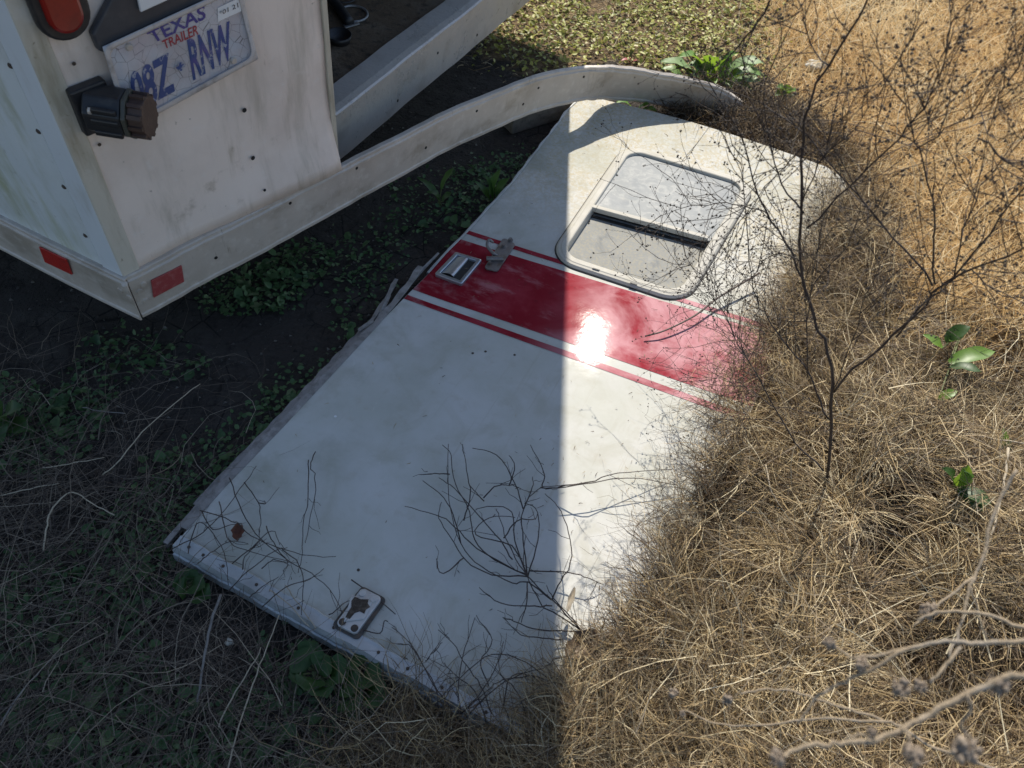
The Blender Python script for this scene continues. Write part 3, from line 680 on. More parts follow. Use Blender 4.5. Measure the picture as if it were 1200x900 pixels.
part('mullion', prism([DW((*p, DZ-.004)) for p in (q0-mn*.007, q1-mn*.007, q1+mn*.009, q0+mn*.009)], eZ*.0165), m_wf, fr, bevel=.002)
part('channel', prism([DW((*p, DZ-.021)) for p in (q0-mn*.021, q1-mn*.021, q1-mn*.0075, q0-mn*.0075)], eZ*.006), m_gask, fr)
for a, b in (((694, 314.5), (702, 317)), ((738, 331.5), (746, 334))):
    A, B = DL(a, DZ+.0135), DL(b, DZ+.0135); part('weep_hole', prism([DW((A[0], A[1], DZ+.0125)), DW((B[0], B[1], DZ+.0125)), DW((B[0]+.001, B[1]+.004, DZ+.0125)), DW((A[0]+.001, A[1]+.004, DZ+.0125))], eZ*.0016), m_gask, fr)
# flush pull latch
m_chr = M('dull_chrome', (.46, .47, .49), .3, .75, layers=[((.30, .30, .30), 40., .48, .7, .5)], bump=[(80., .0006)])
hq = [np.array(DL(p)[:2]) for p in ((534, 297), (565, 306), (541, 335), (509, 323))]
def quadring(Q, lev, r=.006):
    V = []; n = None
    for d, z in lev:
        R_ = roundpoly(inset_poly(Q, d), max(.0015, r-d*.4), 4); n = len(R_); V += [DW((p[0], p[1], DZ+z)) for p in R_]
    return V, [(a*n+i, a*n+(i+1) % n, (a+1)*n+(i+1) % n, (a+1)*n+i) for a in range(len(lev)-1) for i in range(n)], n
V, Fs, n = quadring(hq, [(0, -.002), (0, .006), (.003, .008), (.010, .008), (.012, .006), (.0125, .0012)])
Fs = Fs+[tuple(range(5*n, 6*n))]
la = part('pull_latch', (V, Fs), m_chr, DR)
iq = inset_poly(hq, .0125)
L2 = lambda s, t: iq[0]*(1-s)*(1-t)+iq[1]*s*(1-t)+iq[2]*s*t+iq[3]*(1-s)*t
part('recess', ([DW((*L2(s, t), DZ+.002)) for s, t in ((.02, .02), (.98, .02), (.98, .98), (.02, .98))], [(0, 1, 2, 3)]), m_gask, la)
V = []
for k in range(9):
    s = .02+.6*k/8; z = .004+.007*math.sin(math.pi*k/8*.75)
    for t in (.04, .96): V.append(DW((*L2(s, t), DZ+z)))
V += [DW((*L2(.62, t), DZ+.0025)) for t in (.04, .96)]
part('paddle', (V, [(2*k, 2*k+2, 2*k+3, 2*k+1) for k in range(9)]), m_chr, la, smooth=True)
# hasp with bolts
m_old = M('old_steel', (.22, .20, .19), .5, .5, layers=[((.13, .09, .06), 30., .45, .7, .7), ((.35, .33, .31), 60., .55, .75, .5)], bump=[(120., .0008)])
hp = [np.array(DL(p)[:2]) for p in ((590, 280), (604, 288), (583, 320), (567, 316))]
ha = part('hasp', prism([DW((*p, DZ+.0022)) for p in roundpoly(hp, .009, 5)], eZ*.005), m_old, DR, bevel=.001)
for p, r in (((598, 284), .008), ((590, 291), .008), ((574, 311), .007)):
    l = DL(p); part('bolt', join(disc(DW((l[0], l[1], DZ+.0072)), eZ, r, .002, 12), disc(DW((l[0], l[1], DZ+.009)), eZ, r*.65, .006, 6)), m_old, ha)
hk = [DW(DL((582, 300), DZ+.007)), DW(DL((577, 296), DZ+.018)), DW(DL((571, 288), DZ+.030)), DW(DL((573, 281), DZ+.038)), DW(DL((578, 284), DZ+.030))]
part('staple', tube(smooth_path(hk, 4), .0055, .0035, 7), m_old, ha, smooth=True)
part('knuckle', tube([DW(DL((570, 303), DZ+.012)), DW(DL((590, 303), DZ+.012))], .007, n=10), m_old, ha)
# broken latch plate at the lower edge
m_lp = M('latch_plate', (.56, .55, .53), .35, .35, layers=[((.22, .19, .16), 18., .5, .7, .6), ((.35, .30, .25), 30., .5, .72, .6), ((.20, .10, .05), 90., .62, .76, .8)], rvar=.1)
bq = [np.array(DL(p)[:2]) for p in ((425, 692), (449, 704), (418, 747), (394, 735))]
bk = [np.array(DL(p)[:2]) for p in ((425, 688.5), (454, 704), (420, 752), (388.5, 735.5))]
lpn = part('latch_plate', prism([DW((*p, DZ+.0062)) for p in roundpoly(bq, .009, 5)], eZ*.010), m_lp, DR, bevel=.0015)
part('contour_shade', prism([DW((*p, DZ+.0052)) for p in roundpoly(bk, .009, 5)], eZ*.0035), M('contour_dark', (.06, .055, .05), .7, layers=[((.14, .09, .06), 60., .45, .68, .7)]), lpn)  # added dark plate that draws a shadow outline round the latch plate
part('pocket', prism([DW((*DL(p)[:2], DZ+.0158)) for p in ((413, 701), (437, 710), (428, 730), (404, 733))], eZ*.0035), m_lp, lpn, bevel=.0015)
crk = [(417, 704), (424, 707), (433, 707), (432, 712), (435, 716), (430, 719), (428, 724), (423, 721), (417, 723), (411, 730), (406, 728), (409, 722), (413, 716), (413, 709)]
part('broken_opening', prism([DW((*DL(p)[:2], DZ+.0196)) for p in crk], eZ*.0006), M('rusty_opening', (.05, .035, .025), .9, layers=[((.16, .12, .09), 60., .45, .65, .8)], bump=[(90., .004)]), lpn)
for p in ((425.5, 699.5), (438.5, 706.5)):
    l = DL(p); part('rivet', join(disc(DW((l[0], l[1], DZ+.0160)), eZ, .008, .003, 14, .006), disc(DW((l[0], l[1], DZ+.0190)), eZ, .003, .0004, 8)), m_lp, lpn)
for p in ((402.5, 732.5), (416.5, 740)):
    l = DL(p); part('rivet', join(disc(DW((l[0], l[1], DZ+.0160)), eZ, .0075, .001, 14), disc(DW((l[0], l[1], DZ+.0170)), eZ, .004, .001, 8)), m_riv, lpn)
for p in ((393, 488), (603, 416), (655, 367), (420, 668), (569, 412), (554, 414), (627, 383)):
    q, n = hit(BV_door, p); part('dent_mark', disc(q+n*.0001, n, .0035, .0005, 8), m_white if p[0] in (393, 655) else m_riv, DR)

# ------------------------------------------------------------------ plants: shared builders
def ribbons(P, az, pitch, L, curl, wid, segs=4, wander=.5, zmin=True):
    """many curved blades at once; returns verts, quads, blade index per vertex"""
    n = len(P); P = np.asarray(P, float); V = np.zeros((n, segs+1, 2, 3)); p = P.copy(); a = az.copy(); t = pitch.copy()
    roll = rng.uniform(-.9, .9, n); da = rng.normal(0, wander, n)/segs
    for k in range(segs+1):
        d = np.stack([np.cos(t)*np.cos(a), np.cos(t)*np.sin(a), np.sin(t)], -1)
        s = np.stack([-np.sin(a), np.cos(a), np.zeros(n)], -1); u_ = np.cross(d, s)
        s = s*np.cos(roll)[:, None]+u_*np.sin(roll)[:, None]
        wk = (wid*(1-.75*(k/segs)**1.5))[:, None]*.5
        V[:, k, 0] = p-s*wk; V[:, k, 1] = p+s*wk
        p = p+d*(L/segs)[:, None]; t = t+curl/segs; a = a+da+rng.normal(0, wander*.25, n)
        if zmin:
            lowz = p[:, 2] < P[:, 2]-.004
            p[lowz, 2] = P[lowz, 2]-.004+rng.uniform(0, .006, lowz.sum()); t = np.where(lowz, np.abs(t)*.3, t)
    b = np.arange(n)[:, None]*(segs+1)*2; k = np.arange(segs)[None]*2
    F = np.stack([b+k, b+k+1, b+k+3, b+k+2], -1).reshape(-1, 4)
    return V.reshape(-1, 3), F, np.repeat(np.arange(n), (segs+1)*2)
def leaves(P, az, pitch, L, W, fold=.25):
    n = len(P); d = np.stack([np.cos(pitch)*np.cos(az), np.cos(pitch)*np.sin(az), np.sin(pitch)], -1)
    roll = rng.normal(0, .35, n); s = np.stack([-np.sin(az), np.cos(az), np.zeros(n)], -1); u_ = np.cross(d, s)
    s, u_ = s*np.cos(roll)[:, None]+u_*np.sin(roll)[:, None], u_*np.cos(roll)[:, None]-s*np.sin(roll)[:, None]
    L = L[:, None]; W = W[:, None]*.5; V = np.zeros((n, 6, 3)); drop = -.12*L
    V[:, 0] = P; V[:, 3] = P+d*L+u_*drop
    V[:, 1] = P+d*L*.28-s*W*.85+u_*W*fold; V[:, 2] = P+d*L*.68-s*W*.8+u_*(W*fold+drop*.3)
    V[:, 5] = P+d*L*.28+s*W*.85+u_*W*fold; V[:, 4] = P+d*L*.68+s*W*.8+u_*(W*fold+drop*.3)
    b = np.arange(n)[:, None]*6
    F = np.concatenate([b+np.array([[0, 5, 4, 3]]), b+np.array([[0, 3, 2, 1]])], 0)
    return V.reshape(-1, 3), F, np.repeat(np.arange(n), 6)
def stuff(name, label, cat, geo, tone, mat, smooth=False):
    o = part(name, geo, mat, None, tone=tone, recalc=False, smooth=smooth); o['kind'] = 'stuff'; o['label'] = label; o['category'] = cat; return o
def scatter(n, bx, test):
    P = np.stack([rng.uniform(bx[0], bx[1], n), rng.uniform(bx[2], bx[3], n)], -1); return P[test(P)]
_cl = [(rng.uniform(0, 6.28), rng.uniform(3, 16), rng.uniform(0, 6.28)) for _ in range(16)]
def clump(P, f=1.):
    v = 0
    for a, k, p in _cl: v = v+np.sin((P[:, 0]*math.cos(a)+P[:, 1]*math.sin(a))*k*f+p)*(4/(3+k))
    return v/1.6
def on_ground(P): return np.concatenate([P, gz(P[:, 0], P[:, 1])[:, None]], -1)
left_line_n = nrm(np.array([-(dTL-dA)[1], (dTL-dA)[0]]))
door_quad = [dA[:2], dBR[:2], dTR[:2], dTL[:2]]
cd = np.mean(door_quad, 0)
def door_scaled(k): return [cd+(q-cd)*k for q in door_quad]
def off_door(P, k=1.0): return ~inpoly(P, door_scaled(k))
def jit(P, s): return P+rng.normal(0, s, P.shape)

# ------------------------------------------------------------------ dry grass: golden field
m_gold = MA('golden_grass', [(0, (.34, .20, .08)), (.3, (.68, .46, .20)), (.7, (.84, .64, .34)), (1, (.92, .82, .58))], .6, .5)
m_strw = MA('straw', [(0, (.045, .028, .016)), (.3, (.18, .118, .06)), (.45, (.26, .215, .155)), (.55, (.36, .25, .12)), (.75, (.52, .40, .22)), (1, (.82, .71, .48))], .55, .22)
m_thatch = MA('dead_stems', [(0, (.045, .033, .028)), (.5, (.13, .098, .075)), (.85, (.24, .19, .14)), (1, (.40, .33, .24))], .65, .12)
FAR = poly((905, -60), (880, 60), (925, 115), (985, 185), (1025, 235), (1015, 330), (1050, 430), (1290, 500), (1900, 260), (1500, -300), (880, -300))
P = scatter(110000, (.2, 4.6, 1.4, 6.2), lambda P: inpoly(jit(P, .09), FAR) & off_door(P, 1.03))
dist = np.hypot(P[:, 0], P[:, 1]); P = P[rng.uniform(0, 1, len(P)) < np.clip(1.15-(dist-3.)*.22, .3, 1)]
n = len(P); cl = clump(P)
g = ribbons(on_ground(P)+np.array([0, 0, 1])*rng.uniform(0, .015, n)[:, None], .75+.5*clump(P, .35)+rng.normal(0, .75, n)+np.where(rng.uniform(0, 1, n) < .3, math.pi, 0), rng.uniform(-.05, .75, n), rng.uniform(.06, .24, n), rng.normal(-.6, .5, n), rng.uniform(.0011, .0024, n)*(1+.12*np.hypot(P[:, 0], P[:, 1])), 4, .5)
tone = np.clip(.56+.13*cl+.08*clump(P, .4)+rng.normal(0, .22, n), 0, 1)
stuff('golden_grass', 'sunlit golden dry grass covering the ground at upper right', 'grass', g[:2], tone[g[2]], m_gold)
print('gold', n)

P = scatter(9000, (.3, 4.6, 1.5, 5.5), lambda P: inpoly(jit(P, .09), FAR) & off_door(P, 1.04))[:2600]; n = len(P)
g = ribbons(on_ground(P), .75+.5*clump(P, .35)+rng.normal(0, .9, n), rng.uniform(.3, 1.2, n), rng.uniform(.12, .32, n), rng.normal(-1.2, .5, n), rng.uniform(.0016, .003, n)*1.4, 6, .5)
stuff('tall_wisps', 'longer pale grass wisps arching out of the golden field', 'grass', g[:2], np.clip(rng.normal(.78, .2, n), 0, 1)[g[2]], m_gold)

# straw mat beside and over the right edge of the door
def dens_near(P):
    Q = jit(P, .035); d = edge_d(Q); y = P[:, 1]
    lim = np.interp(y, [.2, .55, .75, 1.0, 1.3, 1.6, 1.9, 2.2], [-.19, -.065, -.01, .005, -.01, -.045, -.02, .02])
    return (d > lim+.022*clump(P, 1.6)) 
NEAR = poly((1003, 235), (1015, 330), (1060, 425), (1320, 500), (1700, 960), (1300, 1250), (600, 1250), (430, 900), (560, 800), (700, 560), (850, 330))
P = np.vstack([scatter(52000, (-.5, 2.6, -.15, 2.5), lambda P: inpoly(jit(P, .05), NEAR) & dens_near(P) & (rng.uniform(0, 1, len(P)) > .88*shade_hollow(P)) & ((clump(P, 1.2) > -.9) | (rng.uniform(0, 1, len(P)) < .25))), scatter(34000, (-.3, 1.4, .1, 2.3), lambda P: dens_near(P) & (edge_d(P) < .06))])
n = len(P); d = edge_d(P); G3 = on_ground(P)
over = np.clip(1-np.abs(d+.02)/.14, 0, 1)
G3[:, 2] = np.maximum(G3[:, 2], np.where(d < 0, DZ+.004, 0))+rng.uniform(0, 1, n)**1.5*(.055+.06*sstep(0, .3, d)*sstep(2.0, 1.2, P[:, 1]))
away = math.atan2(-E_in[1], -E_in[0])
az = np.where(rng.uniform(0, 1, n) < .35*over, away+math.pi+rng.normal(0, .9, n), rng.uniform(0, 6.28, n))
L = rng.uniform(.05, .20, n)*np.where(d < 0, .62, 1)
G3[:, 2] -= .09*shade_hollow(P)
g = ribbons(G3, az, rng.uniform(-.3, .75, n), L, rng.normal(-.9, .9, n), rng.uniform(.0010, .0024, n), 5, 1.)
tone = np.clip(.40+.13*clump(P, 1.3)+rng.normal(0, .23, n)+.10*sstep(.9, .3, P[:, 1])*sstep(.7, .2, P[:, 0])-.30*shade_hollow(P), 0, 1)  # last term puts the band's shade into the straw tone
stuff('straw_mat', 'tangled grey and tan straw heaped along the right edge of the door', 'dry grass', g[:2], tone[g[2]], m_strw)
print('near', n)
# tussocks: blades springing from shared roots, fallen over and tangled
C = np.vstack([scatter(3000, (-.35, 2.4, -.1, 2.4), lambda P: inpoly(jit(P, .05), NEAR) & (edge_d(P) > -.02) & (rng.uniform(0, 1, len(P)) > .9*shade_hollow(P)))[:760], scatter(6000, (-.2, 1.3, .1, 2.2), lambda P: (edge_d(P) > -.015-.09*sstep(.62, .3, P[:, 1])) & (edge_d(P) < .16) & inpoly(jit(P, .03), NEAR))[:330]])
GREY_SHADE = poly((960, 560), (1075, 540), (1090, 640), (1085, 790), (980, 800), (940, 690))  # clumps here toned darker: the band's shade plus greyer dead grass
cz = on_ground(C); cz[:, 2] = np.maximum(cz[:, 2], np.where(edge_d(C) < 0, DZ, 0)); ctone = np.clip(.45+.18*clump(C, .9)+rng.normal(0, .14, len(C))-.16*inpoly(jit(C, .04), GREY_SHADE)+.16*sstep(.75, .35, C[:, 1])*sstep(.75, .3, C[:, 0]), .05, .95)
cdir = rng.uniform(0, 6.28, len(C)); k_ = rng.integers(45, 120, len(C)); idx = np.repeat(np.arange(len(C)), k_); n = len(idx)
spread = rng.uniform(.5, 1.4, len(C))[idx]; lc = rng.uniform(.08, .23, len(C))[idx]*np.where(edge_d(C)[idx] < .03, .75, 1)
P0 = cz[idx]+np.concatenate([rng.normal(0, .014, (n, 2)), rng.uniform(0, .02, (n, 1))], 1)
g = ribbons(P0, cdir[idx]+rng.normal(0, 1, n)*spread, rng.uniform(.15, 1.25, n), lc*rng.uniform(.5, 1.15, n), rng.normal(-1.7, .7, n), rng.uniform(.0010, .0026, n), 6, .8)
tone = np.clip(ctone[idx]+rng.normal(0, .2, n), 0, 1)
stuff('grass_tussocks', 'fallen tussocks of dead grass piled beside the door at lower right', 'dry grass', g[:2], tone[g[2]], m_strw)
print('tussock', n)
# straight broken stems lying through the tangle
P = scatter(40000, (-.3, 2.5, -.1, 2.5), lambda P: inpoly(jit(P, .05), NEAR) & (edge_d(P) > -.03) & (shade_hollow(P) < .3))[:1200]; n = len(P); G3 = on_ground(P); G3[:, 2] += rng.uniform(.01, .12, n)
g = ribbons(G3, rng.normal(.9, .9, n)+np.where(rng.uniform(0, 1, n) < .5, math.pi, 0), rng.uniform(-.35, .5, n), rng.uniform(.06, .24, n), rng.normal(-.1, .25, n), rng.uniform(.0013, .0027, n), 3, .35)
stuff('broken_stems', 'straight pale broken grass stems lying through the tangled straw', 'dry grass', g[:2], np.clip(rng.normal(.68, .2, n), 0, 1)[g[2]], m_strw)
# fine wiry grass standing up along the door's right edge
P = scatter(60000, (-.3, 1.5, .2, 2.2), lambda P: (edge_d(jit(P, .02)) > -.065-.05*sstep(.75, .4, P[:, 1])+.03*clump(P, 2.)) & (edge_d(P) < .16))
P = P[shade_hollow(P) < .4]; P = P[rng.choice(len(P), min(len(P), 5200), False)]; n = len(P); G3 = on_ground(P); G3[:, 2] = np.maximum(G3[:, 2], np.where(edge_d(P) < 0, DZ, 0))
g = ribbons(G3, away+math.pi+rng.normal(0, 1.1, n), rng.uniform(.3, 1.3, n), rng.uniform(.10, .26, n), rng.normal(-1.2, 1., n), rng.uniform(.0008, .0015, n), 7, 1.8)
stuff('wiry_grass', 'fine wiry dead grass curling up over the right side of the white door', 'dry grass', g[:2], np.clip(rng.normal(.36, .25, n), 0, 1)[g[2]], m_strw)

# ------------------------------------------------------------------ dead stems over the shaded ground on the left
SHADE = poly((-200, 380), (60, 400), (220, 420), (330, 520), (205, 650), (400, 760), (600, 880), (640, 960), (560, 1300), (-300, 1300), (-420, 700))
THICK = poly((-250, 520), (120, 520), (200, 600), (210, 660), (300, 730), (420, 830), (640, 900), (640, 1300), (-300, 1300))
P = scatter(24000, (-1.9, .3, -.5, 1.5), lambda P: inpoly(jit(P, .05), THICK) & off_door(P, 1.02) & (clump(P, .8) > -1.1))
P2 = scatter(3500, (-1.9, .3, .2, 1.6), lambda P: inpoly(jit(P, .04), SHADE) & off_door(P, 1.02))
P = np.vstack([P, P2]); n = len(P); G3 = on_ground(P); G3[:, 2] += rng.uniform(.0, 1, n)**2*.06
g = ribbons(G3, rng.normal(1.1, .9, n)+np.where(rng.uniform(0, 1, n) < .5, math.pi, 0), rng.uniform(-.1, .5, n), rng.uniform(.05, .30, n), rng.normal(-.7, .9, n), rng.uniform(.0008, .0020, n), 5, .9)
stuff('dead_stems', 'dull brown dead stems matted over the shaded ground at lower left', 'dead stems', g[:2], np.clip(rng.normal(.5, .26, n)+.06*clump(P), 0, 1)[g[2]], m_thatch)
print('thatch', n)
# thatch along the bottom edge, in the trailer's shade
BOT = poly((400, 905), (470, 800), (540, 830), (620, 868), (700, 920), (720, 1300), (300, 1300))
P = scatter(60000, (-.5, .5, -.4, .6), lambda P: inpoly(jit(P, .03), BOT) & off_door(P, 1.0)); P = P[:9000]
n = len(P); G3 = on_ground(P); G3[:, 2] += rng.uniform(0, 1, n)**1.5*.07
g = ribbons(G3, rng.uniform(0, 6.28, n), rng.uniform(-.1, .9, n), rng.uniform(.06, .2, n), rng.normal(-.9, .8, n), rng.uniform(.001, .0019, n), 5, 1.3)
stuff('shaded_straw', 'greyish straw in the shade below the lower corner of the door', 'dry grass', g[:2], np.clip(rng.normal(.38, .22, n), 0, 1)[g[2]], m_strw)

# ------------------------------------------------------------------ low green ground cover
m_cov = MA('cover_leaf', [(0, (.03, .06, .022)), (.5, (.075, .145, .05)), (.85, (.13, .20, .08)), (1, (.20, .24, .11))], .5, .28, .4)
m_covs = MA('cover_leaf_sunny', [(0, (.14, .15, .035)), (.45, (.36, .37, .075)), (.8, (.55, .53, .15)), (1, (.6, .5, .28))], .5, .3, .4)  # sunlit copy of the cover leaf, the sun's brightness worked into its colours
C1 = poly((-260, 330), (40, 380), (150, 400), (330, 440), (420, 430), (330, 520), (205, 660), (330, 740), (470, 810), (560, 850), (520, 1300), (-300, 1300))
C2 = poly((395, 290), (470, 215), (560, 195), (640, 170), (600, 225), (545, 280), (500, 325), (440, 380), (385, 440), (400, 380))
C3 = poly((160, 400), (330, 380), (420, 300), (400, 240), (560, 180), (640, 180), (620, 130), (420, 240), (240, 330))
def cover(P):
    c = clump(P, 1.5); a = inpoly(jit(P, .03), C1) & (c > -.35); b = inpoly(jit(P, .025), C2) & (c > -.9); e = inpoly(jit(P, .03), C3) & (c > .9)
    return (a | b | e) & off_door(P, 1.015)
P = scatter(120000, (-1.9, .3, -.4, 2.6), cover); n = len(P)
keep_ = rng.uniform(0, 1, n) < np.clip(.33+.26*clump(P, 1.5), .08, 1); P = P[keep_]; n = len(P)
G3 = on_ground(P); G3[:, 2] += rng.uniform(.002, .028, n)
sz = rng.uniform(.005, .014, n)*np.where(rng.uniform(0, 1, n) < .06, 2.1, 1)*(1+.25*clump(P, 1.1)*.5)
g = leaves(G3, rng.uniform(0, 6.28, n), rng.normal(.15, .35, n), sz*1.35, sz)
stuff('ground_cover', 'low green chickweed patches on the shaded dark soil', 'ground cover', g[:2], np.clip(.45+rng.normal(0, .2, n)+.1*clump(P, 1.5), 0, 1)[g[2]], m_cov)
print('cover', n)
P = scatter(90000, (-1.2, 1.9, 2.4, 6.), lambda P: inpoly(jit(P, .06), GREENTOP) & (clump(P, 1.2) > -1.6)); n = len(P)
P = P[rng.uniform(0, 1, n) < .5]; n = len(P); G3 = on_ground(P); G3[:, 2] += rng.uniform(.002, .03, n); sz = rng.uniform(.007, .018, n)
g = leaves(G3, rng.uniform(0, 6.28, n), rng.normal(.25, .4, n), sz*1.4, sz)
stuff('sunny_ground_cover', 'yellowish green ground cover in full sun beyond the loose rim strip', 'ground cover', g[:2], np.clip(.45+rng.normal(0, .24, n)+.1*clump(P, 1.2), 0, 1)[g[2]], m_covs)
P = scatter(24000, (-.9, 2.2, 2.4, 6.), lambda P: inpoly(jit(P, .12), GREENTOP)); n = len(P)
g = ribbons(on_ground(P), rng.uniform(0, 6.28, n), rng.uniform(-.1, .6, n), rng.uniform(.03, .11, n), rng.normal(-.8, .7, n), rng.uniform(.0015, .003, n), 4, 1.)
stuff('sunny_thatch', 'short pale dead grass among the yellowish ground cover', 'dry grass', g[:2], np.clip(rng.normal(.45, .25, n), 0, 1)[g[2]], m_strw)
# brown brush between the loose strip and the golden field
BR = poly((790, 112), (850, 104), (930, 130), (1000, 185), (1020, 215), (960, 190), (860, 160), (775, 140))
P = scatter(60000, (.2, 1.6, 2.0, 3.2), lambda P: inpoly(jit(P, .035), BR))[:9000]; n = len(P); G3 = on_ground(P)
g = ribbons(G3, rng.uniform(0, 6.28, n), rng.uniform(.2, 1.3, n), rng.uniform(.05, .17, n), rng.normal(-1., .8, n), rng.uniform(.0014, .0026, n), 5, 1.4)
stuff('brown_brush', 'brown dead brush along the top edge of the door beside the loose strip', 'dry grass', g[:2], np.clip(rng.normal(.22, .2, n), 0, 1)[g[2]], m_strw)
# crumbs of soil
P = scatter(9000, (-1.9, .4, -.3, 3.2), lambda P: off_door(P, 1.02)); n = len(P); G3 = on_ground(P); r = rng.uniform(.002, .008, n)*rng.uniform(.5, 1, n)
dirs = np.array([[1, 0, .1], [-.5, .8, 0], [-.5, -.8, .1], [.1, .1, .8], [0, 0, -.4]])
V = G3[:, None]+(dirs[None]+rng.normal(0, .25, (n, 5, 3)))*r[:, None, None]
Fb = np.array([[0, 1, 3], [1, 2, 3], [2, 0, 3], [1, 0, 4], [2, 1, 4], [0, 2, 4]]); F = (np.arange(n)[:, None, None]*5+Fb[None]).reshape(-1, 3)
stuff('soil_crumbs', 'small crumbs and clods of dark soil around the trailer', 'soil', (V.reshape(-1, 3), F), np.repeat(rng.uniform(0, 1, n), 5), MA('crumb', [(0, (.03, .026, .022)), (.7, (.08, .07, .06)), (1, (.2, .18, .15))], .95, 0))

# ------------------------------------------------------------------ broad-leaved plants
def blade_leaf(base, tip, wid, arch=.15, lobes=0., n=8, nrm_hint=None):
    base, tip = np.asarray(base, float), np.asarray(tip, float); d = tip-base; L = np.linalg.norm(d); d = d/L
    s = np.cross(d, [0, 0, 1.]) if nrm_hint is None else np.cross(d, nrm_hint)
    s = nrm(s+1e-6); u_ = np.cross(s, d); V = []; Fs = []
    for k in range(n+1):
        t = k/n; wv = math.sin(math.pi*min(1, .06+t*.94))**.75*(1+.0*t)*(1+lobes*math.sin(t*19))
        if t > .97: wv = .03
        c = base+d*L*t+u_*L*arch*math.sin(math.pi*t); wob = .06*wid*math.sin(t*11)
        V += [c-s*wid*wv*.5+u_*(wid*.16*wv+wob), c, c+s*wid*wv*.5+u_*(wid*.16*wv-wob)]
    for k in range(n): Fs += [(3*k, 3*k+1, 3*k+4, 3*k+3), (3*k+1, 3*k+2, 3*k+5, 3*k+4)]
    return V, Fs
m_lf = M('leaf_bright', (.13, .26, .035), .42, layers=[((.22, .33, .06), 18., .45, .7, .6)], spec=.5)
m_lfs = M('leaf_sheen', (.15, .23, .08), .5, layers=[((.22, .29, .14), 30., .45, .7, .6)], spec=.3)  # paler green carries the grey-white sheen of reflecting leaves in its colour
m_lfd = M('leaf_deep', (.045, .10, .025), .45, layers=[((.08, .15, .04), 25., .45, .7, .6)])
m_stk = M('plant_stalk', (.12, .14, .05), .6)
for mm, c in ((m_lf, (.30, .45, .04, 1)), (m_lfd, (.08, .16, .03, 1))):
    N = mm.node_tree.nodes; t = N.new('ShaderNodeBsdfTranslucent'); t.inputs[0].default_value = c; x = N.new('ShaderNodeMixShader'); x.inputs[0].default_value = .4
    mm.node_tree.links.new(N['Principled BSDF'].outputs[0], x.inputs[1]); mm.node_tree.links.new(t.outputs[0], x.inputs[2]); mm.node_tree.links.new(x.outputs[0], N['Material Output'].inputs[0])
def plant(name, label, cat, px, leaves_, group=None, z0=0., lift=0.):
    b = at(px, z0); b[2] = max(0, gz(np.array([b[0]]), np.array([b[1]]))[0]) if z0 == 0 else z0
    T_ = thing(name, label, cat, b, group)
    for bp_, zb, tp, zt, wd, mat, lob in leaves_:
        B, Tp = at(bp_, zb+b[2]+lift), at(tp, zt+b[2]+lift)
        part('leaf', blade_leaf(B, Tp, wd, rng.uniform(.05, .2), lob), mat, T_, smooth=True, recalc=False)
        part('stalk', tube(smooth_path([b+rng.normal(0, .004, 3)*[1, 1, 0], (b+B)/2+[0, 0, .004], B], 2), .0022, .0016, 4), m_stk, T_)
    return T_
A_, B_, Sv = m_lf, m_lfd, m_lfs
plant('leafy_weed', 'bright green broad-leaved weed growing behind the end of the loose strip', 'plant', (838, 88), [
    ((812, 84), .07, (774, 72), .11, .06, Sv, .05), ((822, 80), .08, (796, 66), .15, .06, A_, 0), ((842, 78), .08, (866, 62), .15, .06, A_, .04), ((852, 82), .08, (896, 74), .12, .065, Sv, .06), ((830, 82), .08, (834, 66), .15, .06, A_, .04), ((850, 90), .06, (898, 90), .07, .06, A_, .05), ((820, 84), .08, (806, 76), .10, .065, Sv, .05), ((846, 84), .08, (858, 80), .10, .07, A_, .05),
    ((812, 88), .03, (778, 74), .10, .05, Sv, .06), ((808, 90), .03, (792, 80), .09, .045, A_, 0), ((815, 88), .05, (813, 62), .14, .04, B_, 0), ((822, 88), .05, (828, 74), .12, .05, Sv, .08),
    ((832, 90), .04, (842, 78), .11, .05, A_, .05), ((845, 92), .04, (856, 60), .13, .045, B_, 0), ((850, 92), .04, (872, 72), .11, .05, Sv, .06), ((855, 95), .03, (884, 78), .09, .05, A_, .05),
    ((858, 97), .03, (893, 96), .06, .06, Sv, .08), ((850, 99), .03, (880, 104), .05, .055, A_, 0), ((840, 98), .03, (858, 104), .05, .05, A_, .05), ((828, 96), .03, (838, 98), .07, .05, A_, 0), ((820, 92), .03, (803, 86), .05, .05, B_, 0),
    ((865, 94), .03, (890, 68), .12, .045, A_, .08), ((800, 90), .02, (775, 80), .04, .05, A_, 0), ((835, 88), .05, (824, 70), .12, .05, A_, .05)])
plant('round_leaf_weed', 'small light green round-leaved plant at the edge of the golden grass', 'plant', (920, 110), [
    ((920, 110), .02, (910, 102), .05, .05, A_, 0), ((920, 110), .02, (922, 99), .05, .055, A_, 0), ((921, 111), .02, (933, 107), .05, .05, A_, 0), ((918, 113), .015, (908, 112), .03, .04, A_, 0), ((922, 113), .015, (930, 116), .02, .035, B_, 0)])
plant('dock_plant', 'long-leaved green dock growing through the straw near the right border', 'plant', (1108, 412), [
    ((1112, 425), .02, (1166, 412), .04, .045, A_, 0), ((1108, 400), .02, (1138, 383), .07, .04, B_, 0), ((1104, 408), .02, (1082, 392), .03, .03, A_, 0), ((1112, 398), .03, (1130, 394), .05, .03, A_, 0), ((1100, 468), .01, (1122, 458), .03, .025, A_, 0), ((1114, 430), .03, (1150, 436), .05, .03, B_, 0)], lift=.05)
